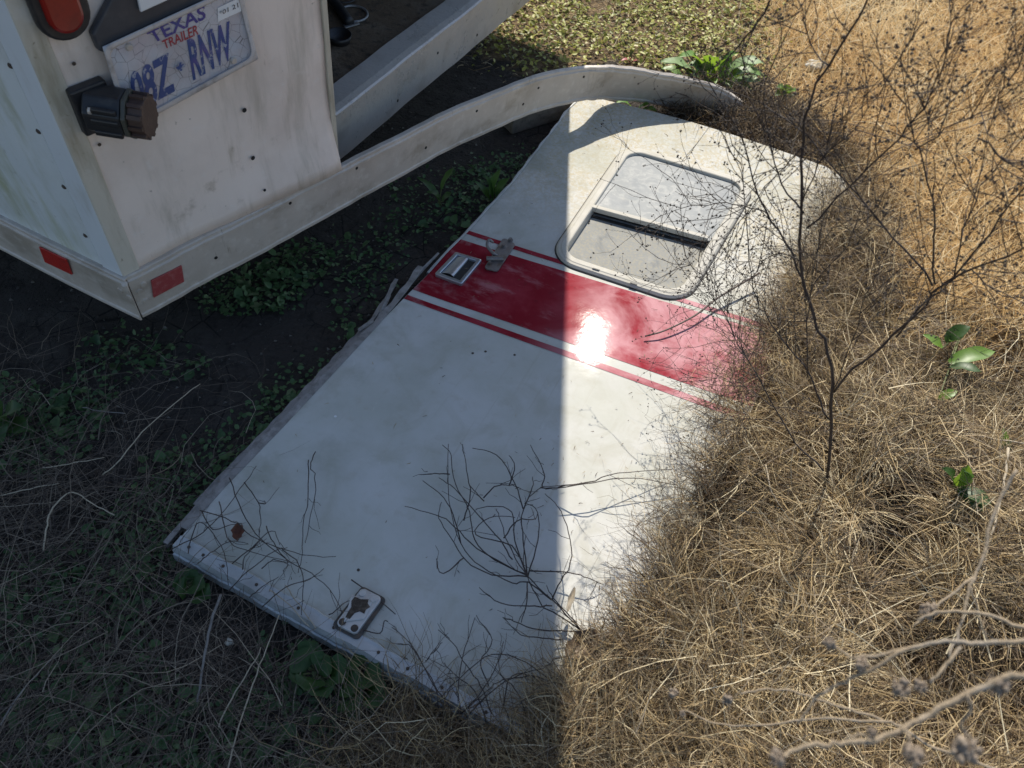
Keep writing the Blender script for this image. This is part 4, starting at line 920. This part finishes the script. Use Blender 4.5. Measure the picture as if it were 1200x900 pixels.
plant('dark_leaf_weed', 'dark green weed with drooping leaves beside the pale broken stalks', 'plant', (1122, 575), [
    ((1122, 575), .03, (1162, 592), .04, .04, B_, 0), ((1120, 570), .03, (1135, 545), .09, .035, A_, 0), ((1118, 570), .03, (1105, 548), .08, .035, B_, 0), ((1125, 578), .03, (1152, 600), .02, .04, B_, 0), ((1124, 565), .03, (1130, 552), .10, .03, B_, 0)], lift=.075)
plant('leaf_sprout', 'single upright green leaf sprouting by the forked pale stalk', 'plant', (1172, 535), [((1172, 532), .02, (1176, 502), .06, .022, A_, 0), ((1173, 533), .02, (1185, 515), .05, .018, B_, 0)], lift=.075)
plant('upright_weed', 'green weed with upright pointed leaves against the left edge of the door', 'plant', (580, 236), [
    ((578, 232), .02, (588, 197), .12, .030, B_, 0), ((582, 233), .02, (598, 208), .09, .032, B_, 0), ((576, 233), .02, (568, 205), .10, .028, B_, 0), ((574, 235), .02, (556, 212), .08, .028, B_, 0), ((584, 236), .02, (592, 222), .05, .03, B_, 0)])
plant('pale_leaf_weed', 'thin weed with one pale twisted leaf in the shade under the loose strip', 'plant', (515, 240), [
    ((517, 222), .06, (533, 196), .13, .026, B_, 0), ((514, 234), .03, (489, 208), .08, .024, B_, 0), ((516, 234), .03, (500, 225), .06, .03, B_, 0), ((518, 236), .02, (530, 226), .05, .03, B_, 0)])
plant('round_rosette', 'cluster of large rounded dark leaves below the broken latch plate', 'plant', (372, 790), [
    (a, .03, b, .045, .06, B_, 0) for a, b in (((362, 782), (345, 764)), ((372, 786), (388, 770)), ((368, 796), (358, 812)), ((378, 800), (382, 818)), ((388, 790), (412, 782)), ((362, 772), (372, 752)), ((400, 800), (425, 806)), ((355, 790), (338, 792)), ((412, 770), (430, 776)), ((425, 790), (446, 800)), ((430, 812), (455, 822)), ((405, 816), (422, 830)))])
plant('corner_rosette', 'few rounded green leaves just below the lower left corner of the door', 'plant', (220, 690), [
    (a, .025, b, .04, .05, B_, 0) for a, b in (((218, 682), (208, 672)), ((224, 686), (240, 690)), ((218, 692), (205, 690)), ((226, 680), (232, 668)), ((230, 695), (246, 702)))])
plant('broad_weed', 'large-leaved dark weed at the left border of the picture', 'plant', (5, 490), [
    ((8, 492), .03, (28, 478), .08, .05, B_, 0), ((4, 494), .03, (2, 520), .05, .05, B_, 0), ((10, 498), .03, (34, 506), .05, .05, B_, 0), ((0, 488), .03, (-24, 470), .08, .05, B_, 0)])
plant('small_weed', 'small single-leaved green weed beside the splintered door edge', 'plant', (412, 402), [((412, 402), .01, (413, 382), .05, .018, B_, 0), ((411, 402), .01, (405, 393), .03, .012, B_, 0)])
plant('yellow_weed', 'yellow-green leaves poking out under the loose strip by the door top', 'plant', (748, 128), [
    ((740, 126), .02, (722, 120), .05, .03, A_, 0), ((748, 128), .02, (762, 122), .05, .03, A_, 0), ((752, 130), .02, (770, 131), .03, .03, A_, 0), ((744, 129), .02, (735, 134), .02, .03, A_, 0)])
m_redlf = M('red_leaf', (.30, .05, .05), .5)
plant('red_weed', 'small reddish weed beside the top of the loose strip', 'plant', (738, 73), [((738, 74), .01, (728, 71), .03, .02, m_redlf, 0), ((740, 74), .01, (747, 71), .03, .02, m_redlf, 0), ((738, 73), .01, (737, 67), .03, .018, m_redlf, 0)])

# ------------------------------------------------------------------ dry weed with dark branching stems
m_bark = M('dark_stem', (.035, .024, .022), .6, layers=[((.09, .065, .055), (60., 60., 8.), .5, .72, .6)], bump=[(200., .002)])
m_twig = M('dark_twig', (.04, .027, .023), .65, layers=[((.11, .08, .06), 30., .5, .68, .7)])
m_seed = M('seed', (.06, .045, .035), .8, layers=[((.16, .13, .10), 90., .5, .7, .7)])
bs = at((968, 578), .07); fwd = nrm(np.array([bs[0], bs[1], 0])); lean = math.radians(14)
pn = -fwd*math.cos(lean)-np.array([0, 0, 1])*math.sin(lean)
def SH(px, k): 
    r = ray(px); t = ((bs-EYE) @ pn)/(r @ pn); return EYE+r*t*(1+k)
WD = thing('dry_weed', 'tall leafless dark weed with many fine branches standing in the straw right of the door', 'shrub', bs)
twV = []; sdV = []; seeds = []
def fine(P, d, L, r, depth):
    n = 5; pts = [P]; q = P.copy(); dd = d.copy()
    for _ in range(n):
        dd = nrm(dd+rng.normal(0, .16, 3)+np.array([0, 0, .05])); q = q+dd*L/n; pts.append(q)
    twV.append(tube(pts, r, r*.5, 3, cap=False))
    if depth > 0:
        for k in range(rng.integers(2, 5)):
            i = rng.integers(1, n+1); e = nrm(dd+rng.normal(0, .75, 3)); fine(pts[i], e, L*rng.uniform(.35, .65), r*.65, depth-1)
    else: seeds.append(pts[-1])
    if rng.uniform() < .45: seeds.append(pts[rng.integers(1, n+1)])
BR_ = [
    ([(907, 477), (880, 458), (850, 445), (818, 442)], .02, .0018, .0007, 'branch'), ([(893, 450), (866, 400), (845, 360), (828, 335)], .16, .0018, .0007, 'branch'), ([(877, 423), (850, 392), (818, 382)], .1, .0016, .0007, 'branch'), ([(920, 498), (885, 490), (850, 494), (825, 505)], -.04, .0016, .0007, 'branch'), ([(1140, 316), (1165, 340), (1200, 348)], -.03, .0018, .0008, 'branch'), ([(1117, 325), (1130, 270), (1150, 220), (1185, 180)], .04, .0022, .0009, 'branch'), ([(971, 79), (950, 50), (940, 10), (930, -20)], .04, .002, .0009, 'branch'), ([(1075, 175), (1110, 150), (1150, 130), (1190, 90)], .05, .0018, .0008, 'branch'),  # pixel path, depth drift along it, radius at base and tip
    ([(968, 578), (973, 520), (975, 450), (965, 400), (955, 375), (937, 308), (940, 233), (941, 167), (946, 129), (971, 79), (1008, 17), (1024, -25)], 0., .0065, .0022, 'main_stem'),
    ([(975, 460), (1000, 432), (1033, 407), (1083, 357), (1096, 337), (1140, 316), (1200, 291), (1260, 262)], -.03, .0045, .002, 'branch'),
    ([(1050, 392), (1090, 350), (1117, 325), (1158, 275), (1196, 222), (1230, 170)], .02, .0032, .0015, 'branch'),
    ([(966, 552), (933, 520), (907, 477), (877, 423), (862, 395), (850, 355)], .05, .0036, .0012, 'branch'),
    ([(970, 490), (957, 463), (946, 433), (923, 407), (897, 367), (887, 350), (879, 308), (873, 233), (868, 190)], .04, .0036, .0012, 'branch'),
    ([(955, 375), (940, 330), (921, 283), (896, 246), (878, 190), (858, 140), (840, 112)], .03, .0042, .0014, 'branch'),
    ([(1094, 334), (1060, 290), (1025, 254), (967, 183), (917, 137), (880, 115)], .04, .0030, .0012, 'branch'),
    ([(1094, 333), (1095, 280), (1094, 233), (1075, 175), (1069, 155), (1062, 120)], .0, .0028, .0011, 'branch'),
    ([(946, 267), (980, 232), (1017, 200), (1055, 160), (1083, 125), (1104, 80), (1110, 45)], .05, .0030, .0012, 'branch'),
    ([(940, 250), (917, 215), (905, 180), (895, 120), (899, 85)], .06, .0028, .0010, 'branch'),
    ([(943, 170), (925, 190), (905, 210), (880, 240), (860, 270)], -.02, .0022, .0008, 'branch'),
    ([(947, 440), (946, 380), (955, 330), (985, 300), (1010, 262)], -.03, .0026, .0010, 'branch'),
    ([(897, 247), (870, 240), (840, 238), (800, 243), (775, 252)], .05, .0024, .0008, 'branch'),
    ([(905, 0), (880, 35), (860, 60), (842, 85)], .12, .0028, .0018, 'branch'),
    ([(862, 395), (840, 352), (815, 320), (800, 290)], .06, .0018, .0007, 'branch'),
    ([(1150, 160), (1175, 185), (1196, 205)], .0, .0022, .0012, 'branch'),
    ([(935, 300), (905, 300), (880, 330), (866, 380), (872, 430)], .05, .0020, .0007, 'branch'),
    ([(973, 463), (1000, 400), (1012, 350), (1040, 290)], -.04, .0022, .0008, 'branch'),
    ([(940, 233), (960, 190), (1000, 150), (1030, 110)], .02, .0022, .0008, 'branch')]
for pts, dr, r0, r1, nm in BR_:
    m = len(pts); Q = smooth_path([SH(p, dr*(i/(m-1))) for i, p in enumerate(pts)], 3)
    Q = Q+rng.normal(0, .0016, Q.shape)
    part(nm, tube(Q, r0*.52, r1*.5, 6), m_bark, WD, smooth=True)
    L_ = np.linalg.norm(Q[-1]-Q[0]); st = 3 if nm == 'main_stem' else 1
    for i in range(len(Q)//4 if nm == 'branch' else len(Q)//3, len(Q)-1, st):
        for _k in range(2 if rng.uniform() < .12 else 1):
            d = nrm(Q[i+1]-Q[i]); e = nrm(d+rng.normal(0, .62, 3)); fine(Q[i], e, rng.uniform(.05, .19), .00082, 2 if rng.uniform() < .46 else 1)
    fine(Q[-1], nrm(Q[-1]-Q[-2]), .09, .001, 2)
def fast_join(gs):
    V = []; Fq = []; n = 0
    for v, f in gs: V.append(np.asarray(v)); Fq.append(np.asarray(f)+n); n += len(v)
    return np.vstack(V), np.vstack(Fq)
part('twigs', fast_join(twV), m_twig, WD, kind='stuff', recalc=False)
def seed_geo(P, r):
    P = np.asarray(P); n = len(P); o = np.array([[1, 0, 0], [-1, 0, 0], [0, 1, 0], [0, -1, 0], [0, 0, 1.3], [0, 0, -1.]])
    V = P[:, None]+(o[None]+rng.normal(0, .2, (n, 6, 3)))*np.asarray(r).reshape(-1, 1, 1)
    f = np.array([[0, 2, 4], [2, 1, 4], [1, 3, 4], [3, 0, 4], [2, 0, 5], [1, 2, 5], [3, 1, 5], [0, 3, 5]])
    return V.reshape(-1, 3), (np.arange(n)[:, None, None]*6+f[None]).reshape(-1, 3)
sd = np.array(seeds); sd = np.vstack([sd, sd[::2]+rng.normal(0, .005, sd[::2].shape)])
part('seed_heads', seed_geo(sd, rng.uniform(.0008, .0023, len(sd))), m_seed, WD, kind='stuff', recalc=False)
print('twigs', len(twV), len(seeds))

# ------------------------------------------------------------------ dead twig bushes on the door
def twig_bush(name, label, paths, root_px, lift, r, extra=0, zb=DZ):
    b = at(root_px, zb); T_ = thing(name, label, 'twigs', b, None); ex = []
    for pts in paths:
        m = len(pts); ph = rng.uniform(0, 3.1); h0 = rng.uniform(.004, .012); lf = lift*rng.uniform(.4, 1.2)
        Q = smooth_path([at(p, zb+h0+lf*math.sin(math.pi*min(1, .12+.8*i/max(1, m-1)))) for i, p in enumerate(pts)], 4); Q = Q+rng.normal(0, .0008, Q.shape)
        part('twig', tube(Q, r, r*.5, 5), m_twig, T_, smooth=True)
        for _ in range(extra):
            i = rng.integers(1, len(Q)-1); d = nrm(nrm(Q[i+1]-Q[i])+rng.normal(0, .6, 3)*[1, 1, .4]); L_ = rng.uniform(.02, .07)
            p2 = [Q[i]+d*L_*k/3+rng.normal(0, .002, 3) for k in range(4)]; p2 = [np.array([*q[:2], max(q[2], DZ+.004)]) for q in p2]; ex.append(tube(p2, r*.5, r*.3, 3, cap=False))
    if ex: part('side_twigs', fast_join(ex), m_twig, T_, kind='stuff', recalc=False)
    return T_
c8 = lambda *L: [(400+x/3, 500+y/3) for x, y in L]
twig_bush('twig_bush', 'dark leafless twig bush lying across the shadow line on the lower door', [
    c8((850, 720), (740, 610), (655, 525), (600, 440), (560, 330), (545, 290)), c8((740, 610), (655, 545), (600, 550), (490, 490), (420, 410), (380, 260), (375, 60)),
    c8((655, 525), (690, 400), (690, 300), (650, 270)), c8((655, 525), (640, 400), (640, 290), (690, 220), (790, 205)), c8((640, 290), (672, 215), (672, 178)),
    c8((655, 525), (480, 430), (400, 350), (330, 310), (220, 278)), c8((740, 630), (660, 630), (560, 620), (485, 565)), c8((740, 610), (760, 560), (805, 480), (800, 370), (760, 280), (715, 235)),
    c8((700, 215), (790, 212), (1000, 180), (1180, 205)), c8((760, 210), (870, 195), (970, 165), (1160, 150)), c8((655, 525), (530, 520), (440, 470), (385, 390), (345, 320), (350, 265)),
    c8((430, 460), (380, 505), (345, 512), (335, 465)), c8((660, 508), (800, 512), (870, 535), (920, 555)), c8((850, 720), (700, 715), (620, 690), (570, 670)), c8((655, 545), (650, 620), (632, 690)),
    c8((640, 290), (610, 200), (545, 100), (460, 75)), c8((430, 330), (455, 240), (440, 150), (425, 60)), c8((500, 250), (540, 210), (590, 206), (630, 215)), c8((600, 470), (560, 400), (480, 310), (400, 220), (345, 180)),
    c8((655, 525), (600, 420), (470, 380), (520, 320), (610, 320)), c8((420, 410), (400, 330), (360, 250), (285, 190)), c8((570, 390), (620, 330), (680, 325), (690, 300)), c8((650, 520), (540, 470), (470, 400), (450, 300), (400, 200), (385, 100), (355, 65)),
    c8((380, 165), (330, 165), (275, 168)), c8((850, 720), (790, 650), (745, 600), (720, 560)), c8((705, 215), (712, 160), (665, 65)), c8((590, 205), (610, 140), (590, 100)), c8((655, 525), (610, 400), (600, 300), (530, 280), (470, 290)),
    c8((840, 715), (760, 660), (700, 620), (655, 525), (640, 470), (650, 380)), c8((500, 260), (480, 240), (450, 205))], (683, 743), .05, .0016, 2)
c9 = lambda *L: [(430+x/3, 650+y/3) for x, y in L]
twig_bush('twig_bush', 'thin dark twigs rising over the bottom edge of the door near its hidden corner', [
    c9((690, 480), (560, 380), (440, 350), (330, 430), (260, 500)), c9((330, 560), (320, 460), (345, 330), (380, 220)), c9((430, 460), (400, 380), (440, 300), (385, 215)), c9((300, 540), (250, 480), (200, 390), (150, 310), (90, 255)), c9((205, 375), (235, 340), (268, 308)),
    c9((680, 490), (600, 430), (480, 440), (420, 480), (330, 560)), c9((440, 560), (400, 460), (350, 390), (300, 310), (250, 265)), c9((330, 560), (390, 500), (460, 380), (480, 305)), c9((360, 560), (440, 480), (540, 420), (620, 400), (665, 360)),
    c9((420, 590), (380, 480), (320, 430), (270, 380)), c9((690, 300), (600, 290), (540, 280), (478, 220)), c9((520, 560), (560, 500), (640, 440), (690, 420)), c9((480, 540), (500, 440), (560, 420), (640, 470)), c9((250, 540), (240, 470), (160, 330), (110, 310)), c9((560, 560), (520, 470), (470, 420), (460, 350))], (540, 842), .04, .0014, 3)
c7 = lambda *L: [(190+x/4.286, 560+y/4.286) for x, y in L]
twig_bush('twig_bush', 'sprawling dark twigs over the lower left corner of the door', [
    c7((190, 165), (350, 215), (450, 290), (580, 350), (740, 390), (870, 397)), c7((410, 20), (480, 120), (497, 210), (485, 290)), c7((485, 125), (520, 130), (510, 115)), c7((340, 0), (400, 170), (500, 310), (640, 420), (780, 500), (880, 620), (910, 700)), c7((40, 360), (180, 290), (280, 200), (420, 20), (470, -60)),
    c7((735, -90), (735, 0), (730, 140), (710, 210), (705, 380), (680, 480)), c7((770, -130), (745, -60), (770, 0), (755, 150), (720, 330)), c7((330, 570), (430, 470), (560, 370), (630, 350)), c7((500, 650), (620, 550), (740, 510), (810, 455)), c7((130, 380), (175, 230), (240, 260), (310, 380), (335, 540)), c7((290, 120), (310, 240), (360, 340), (480, 380), (640, 420)),
    c7((520, 240), (560, 330), (630, 420), (605, 470)), c7((350, 430), (450, 350), (550, 265), (590, 340)), c7((180, 430), (240, 380), (340, 320), (430, 330)), c7((440, 600), (500, 550), (590, 495)), c7((410, 460), (415, 400), (490, 320)), c7((200, 165), (250, 260), (330, 240), (400, 228)), c7((600, 360), (690, 440), (710, 560), (700, 690)), c7((840, 690), (900, 640), (970, 605)), c7((500, 455), (560, 410), (640, 440))], (205, 640), .03, .0013, 2)
for lab, pts, r in (('short dark twig lying beside the top rivets of the broken latch plate', c7((950, 512), (1060, 590), (1172, 685)), .0015), ('bent twig lying right of the broken latch plate on the door', c7((1010, 765), (1095, 780), (1115, 720), (1135, 722)), .0013)):
    Q = smooth_path([at(p, DZ+.009) for p in pts], 4); single('twig', tube(Q, r, r*.7, 5), m_twig, lab, 'twig', Q[0], smooth=True)
Q = smooth_path([at(p, DZ+.012+.03*i/5) for i, p in enumerate([(756, 394), (780, 387), (814, 370), (840, 350), (866, 334), (890, 320)])], 4)
single('stick', tube(Q, .0022, .0036, 6), M('stick_bark', (.12, .09, .075), .7), 'short curved stick lying across the red stripe below the window', 'stick', Q[0], smooth=True)

P = scatter(9000, (-.7, 1.2, .4, 2.7), lambda P: inpoly(P, door_scaled(.96)) & (rng.uniform(0, 1, len(P)) < np.clip(.05+.16*clump(P, 1.2)+.5*np.exp(-np.abs(edge_d(P)+.08)/.12), .02, 1)))[:1500]; n = len(P)
G3 = np.concatenate([P, np.full((n, 1), DZ+.003)], 1); ln = rng.uniform(.003, .012, n)*np.where(rng.uniform(0, 1, n) < .1, 2.2, 1)
inw = inpoly(np.stack([(P-dA[:2]) @ eX[:2], (P-dA[:2]) @ eY[:2]], -1), hole); G3[inw, 2] = DZ+.006
g = ribbons(G3[~inw], rng.uniform(0, 6.28, (~inw).sum()), np.zeros((~inw).sum()), ln[~inw], rng.normal(0, .2, (~inw).sum()), rng.uniform(.0008, .0022, (~inw).sum()), 2, .6)
stuff('door_litter', 'specks of dirt and chaff lying on the white door', 'litter', g[:2], np.clip(rng.normal(.3, .25, (~inw).sum()), 0, 1)[g[2]], m_strw)
# ------------------------------------------------------------------ loose stalks, sticks and litter
m_pale = M('pale_stalk', (.42, .35, .25), .6, layers=[((.28, .22, .15), (40., 40., 40.), .45, .7, .6)])
m_grey = M('grey_stick', (.22, .20, .18), .7, layers=[((.12, .10, .085), 60., .45, .7, .6)])
def stalk(label, pts, zs, r0, r1, mat, cat='stalk', name='dry_stalk'):
    m = len(pts); Q = smooth_path([at(p, z) for p, z in zip(pts, zs)], 4); single(name, tube(Q+rng.normal(0, .0008, Q.shape), r0*.72, r1*.68, 6), mat, label, cat, Q[0], smooth=True)
stalk('thick pale stalk running from the straw to the right border', [(1085, 465), (1097, 480), (1133, 510), (1167, 547), (1200, 597), (1240, 650)], [.10, .12, .13, .13, .13, .12], .005, .004, m_pale)
stalk('slender pale stalk branching right from the thick pale one', [(1133, 508), (1165, 514), (1200, 520), (1240, 528)], [.125, .14, .15, .15], .003, .0022, m_pale)
stalk('forked pale stalk with a blunt top near the right border', [(1181, 524), (1177, 563), (1168, 605), (1157, 643), (1148, 690)], [.20, .19, .18, .17, .15], .0045, .0035, m_pale)
stalk('small bleached twig lying in the straw left of the dark stem', [(897, 545), (903, 572), (913, 592)], [.12, .125, .12], .0022, .0015, m_pale)
stalk('long pale straw leaning up from the dead stems at left centre', [(120, 556), (135, 545), (167, 507), (217, 463), (234, 450)], [.04, .06, .08, .09, .085], .0022, .0015, m_pale)
stalk('pale straw crossing the shaded ground left of the door corner', [(50, 548), (67, 546), (95, 541), (123, 536)], [.05, .05, .06, .05], .002, .0014, m_pale)
stalk('grey stem lying under the trailer corner rim', [(97, 478), (120, 482), (147, 484)], [.035, .04, .035], .002, .0015, m_grey)
stalk('long pale straw pointing up to the broken latch plate', [(266, 905), (275, 868), (296, 803), (312, 760), (327, 721)], [.05, .06, .07, .075, .07], .0022, .0014, m_pale)
stalk('second pale straw left of the one below the latch plate', [(256, 852), (272, 818), (290, 788), (306, 760)], [.05, .06, .07, .07], .002, .0014, m_pale)
stalk('knobbly grey stick in the dark leaves below the door corner', [(259, 697), (248, 728), (241, 760), (236, 795), (231, 822)], [.06, .06, .055, .05, .04], .0040, .0030, m_grey)
stalk('bent tan stem on the ground at the left, lower part', [(51, 645), (55, 615), (62, 595), (84, 577), (108, 590), (134, 604)], [.04, .06, .07, .07, .06, .05], .0026, .0018, m_thatch and m_pale)
stalk('long straw reaching in from the left border', [(-15, 583), (0, 581), (35, 573), (70, 566)], [.05, .05, .055, .05], .0022, .0014, m_pale)
stalk('brown stem slanting across the lower left ground', [(0, 850), (22, 815), (48, 785), (70, 765)], [.05, .055, .05, .04], .0022, .0014, m_grey)
for k, (a, b, c) in enumerate([((395, 675), (404, 700), (418, 745)), ((338, 690), (352, 712), (370, 738))]):
    pts = [c7((620, 540), (690, 640), (775, 755)), c7((540, 560), (640, 640), (740, 745))][k]
    stalk(['tan straw lying across the bottom frame left of the latch plate', 'thin straw below the tan one on the bottom frame'][k], pts, [DZ+.012]*3, .0018, .0014, m_pale)
def dry_leaf(name, label, px, z, L, Wd, mat, ang, curl):
    c = at(px, z); d = np.array([math.cos(ang), math.sin(ang), .15]); s = np.array([-math.sin(ang), math.cos(ang), 0]); V = []
    for i in range(7):
        t = i/6; wv = math.sin(math.pi*(.08+.86*t))**.8*(1+.18*math.sin(t*15))
        for j in range(5):
            u_ = (j-2)/2; V.append(c+d*(t-.5)*L+s*u_*Wd*.5*wv+np.array([0, 0, curl*(u_*u_*Wd+.4*L*(t-.5)**2)+.003*math.sin(7*t+3*u_)]))
    single(name, (V, [(i*5+j, i*5+j+1, (i+1)*5+j+1, (i+1)*5+j) for i in range(6) for j in range(4)]), mat, label, 'leaf', c, smooth=True)
dry_leaf('dry_leaf', 'curled grey-brown dead leaf at the foot of the twig bush on the shadow line', (682, 758), DZ+.012, .075, .05, M('dead_leaf', (.20, .145, .10), .6, layers=[((.11, .075, .05), 40., .45, .7, .7)]), .6, .35)
dry_leaf('dry_leaf', 'rusty brown dead leaf on the lower left corner of the door', (280, 625), DZ+.010, .034, .026, M('rust_leaf', (.17, .06, .03), .7, layers=[((.08, .03, .02), 80., .45, .7, .7)]), 1.6, .4)
dry_leaf('dry_leaf', 'narrow yellowish dead leaf standing over the door beside the twig bush', (669, 703), DZ+.05, .05, .012, m_pale, 1.3, .3)
def rock(name, label, cat, px, size, mat, z=.0):
    bm = bmesh.new(); bmesh.ops.create_icosphere(bm, subdivisions=3, radius=1); c = at(px, z)
    for v in bm.verts:
        q = v.co; f = 1+.18*math.sin(q.x*3.1+q.y*4)+.10*math.sin(q.z*7+q.x*5); v.co = Vector((q.x*size[0]*f, q.y*size[1]*f, max(-.4, q.z)*size[2]*f))
    V = [np.array(v.co)+c for v in bm.verts]; Fs = [tuple(v.index for v in f.verts) for f in bm.faces]; bm.free()
    single(name, (V, Fs), mat, label, cat, c, smooth=True)
m_stone = M('pale_stone', (.50, .46, .38), .8, layers=[((.36, .31, .25), 60., .45, .7, .6)], bump=[(90., .003)])
rock('stone', 'flat pale stone in the golden grass beyond the weed', 'stone', (957, 76), (.045, .03, .012), m_stone, .02)
rock('stone', 'tiny pale pebble on the dark ground below the door corner', 'stone', (269, 752), (.008, .007, .007), m_stone, .02)
# timber block under the loose strip
b0, b1 = at((600, 158), 0), at((668, 137), 0); dv = nrm(b1-b0); sv = np.cross([0, 0, 1], dv)
single('timber_block', prism([b0-dv*.0, b1, b1+sv*.07, b0+sv*.07], np.array([0, 0, .065])), M('old_timber', (.15, .125, .10), .85, layers=[((.08, .065, .05), (8., 60., 60.), .4, .65, .7), ((.22, .19, .16), 30., .5, .72, .5)], bump=[(70., .004)]), 'short weathered timber block on the soil underneath the loose strip', 'block', b0, bevel=.004)

# ------------------------------------------------------------------ seedy stalks close to the camera
m_st2 = M('fuzzy_stem', (.34, .265, .18), .75, layers=[((.36, .32, .27), (50., 50., 50.), .48, .7, .6)], bump=[(300., .002)])
m_fuz = M('fuzzy_head', (.25, .20, .155), .9, layers=[((.36, .29, .22), 60., .45, .68, .7), ((.07, .06, .055), 90., .55, .75, .7)])
def atd(p, d): return EYE+ray(p)*d
def head(T_, px, d, r):
    r *= .64
    c = atd(px, d); V = []; gs = []
    for _ in range(34):
        dd = nrm(rng.normal(0, 1, 3)); p = c+dd*r*rng.uniform(.15, .75); gs.append((p, rng.uniform(.18, .42)*r))
    a = seed_geo([g_[0] for g_ in gs], [g_[1] for g_ in gs]); part('seed_head', a, m_fuz, T_, recalc=False)
    rb = ribbons(np.array([c+nrm(rng.normal(0, 1, 3))*r*.4 for _ in range(70)]), rng.uniform(0, 6.28, 70), rng.uniform(-1.5, 1.5, 70), np.full(70, r*.9), rng.normal(0, .6, 70), np.full(70, .0007), 3, .5, zmin=False)
    part('bristles', rb[:2], m_fuz, T_, recalc=False, kind='stuff')
def near_stalk(label, paths, heads, root):
    b = np.array([root[0], root[1], 0.]); T_ = thing('seed_stalk', label, 'dried plant', b, 'grey seed stalks close to the camera at lower right')
    for pts, d0, d1, r0, r1 in paths:
        m = len(pts); Q = smooth_path([atd(p, d0+(d1-d0)*i/(m-1)) for i, p in enumerate(pts)], 5); Q = Q+rng.normal(0, .0006, Q.shape); part('stem', tube(Q, r0*.72, r1*.72, 7), m_st2, T_, smooth=True)
    p0 = atd(paths[0][0][0], paths[0][1]); part('stem', tube(smooth_path([p0, (p0+b)/2+[.04, 0, .05], b-[0, 0, .02]], 5), paths[0][3]*.72, paths[0][3]*.8, 7), m_st2, T_, smooth=True)
    for px, d, r in heads: head(T_, px, d, r)
near_stalk('thick grey stalk with fuzzy seed heads, lowest of those at lower right', [([(1270, 765), (1198, 789), (1133, 813), (1090, 838), (1060, 854), (1025, 868), (985, 871), (948, 873), (913, 887)], .62, .60, .0034, .0020), ([(1133, 813), (1137, 830), (1126, 850), (1140, 866)], .61, .62, .0016, .0012), ([(1060, 854), (1068, 872), (1072, 905)], .6, .6, .0018, .0014), ([(1025, 868), (1010, 860), (990, 866)], .6, .6, .0012, .0009)],
    [((911, 888), .6, .011), ((1170, 803), .62, .013), ((1130, 878), .6, .016), ((1072, 885), .6, .013), ((1022, 858), .6, .006)], (1.02, .34))
near_stalk('arching grey stalk with seed heads, middle of those at lower right', [([(1270, 755), (1200, 752), (1144, 754), (1109, 752), (1060, 761), (999, 771)], .72, .70, .0030, .0016), ([(1062, 760), (1018, 785), (985, 802), (955, 820), (935, 850)], .70, .72, .0022, .0012), ([(1126, 757), (1110, 778), (1091, 800)], .71, .70, .0022, .0016), ([(1011, 778), (985, 762), (972, 752)], .70, .7, .0014, .001)],
    [((1010, 779), .7, .011), ((972, 753), .7, .010), ((1056, 806), .7, .014), ((1078, 804), .7, .010)], (1.10, .42))
near_stalk('upper thin grey stalk ending in a dark fuzzy head near the right border', [([(1270, 752), (1200, 735), (1151, 719), (1102, 717), (1075, 728)], .86, .84, .0028, .0016), ([(1190, 550), (1165, 600), (1151, 656), (1137, 687), (1123, 740), (1112, 770)], .95, .90, .0026, .0020), ([(1140, 677), (1095, 712), (1072, 733)], .90, .86, .0018, .0014), ([(1137, 687), (1150, 730), (1160, 765)], .9, .92, .0012, .0009)],
    [((1088, 716), .85, .015)], (1.2, .5))
near_stalk('slim pale stalk with small buds along the bottom edge of the picture', [([(1180, 905), (1095, 876), (1056, 852), (1025, 841), (975, 825), (930, 810), (895, 808), (867, 813)], .95, .92, .0020, .0012), ([(1040, 846), (960, 842), (890, 850), (840, 848), (800, 832)], .93, .95, .0018, .0010)],
    [((852, 819), .92, .011), ((789, 812), .95, .010), ((800, 836), .95, .006)], (.9, .2))
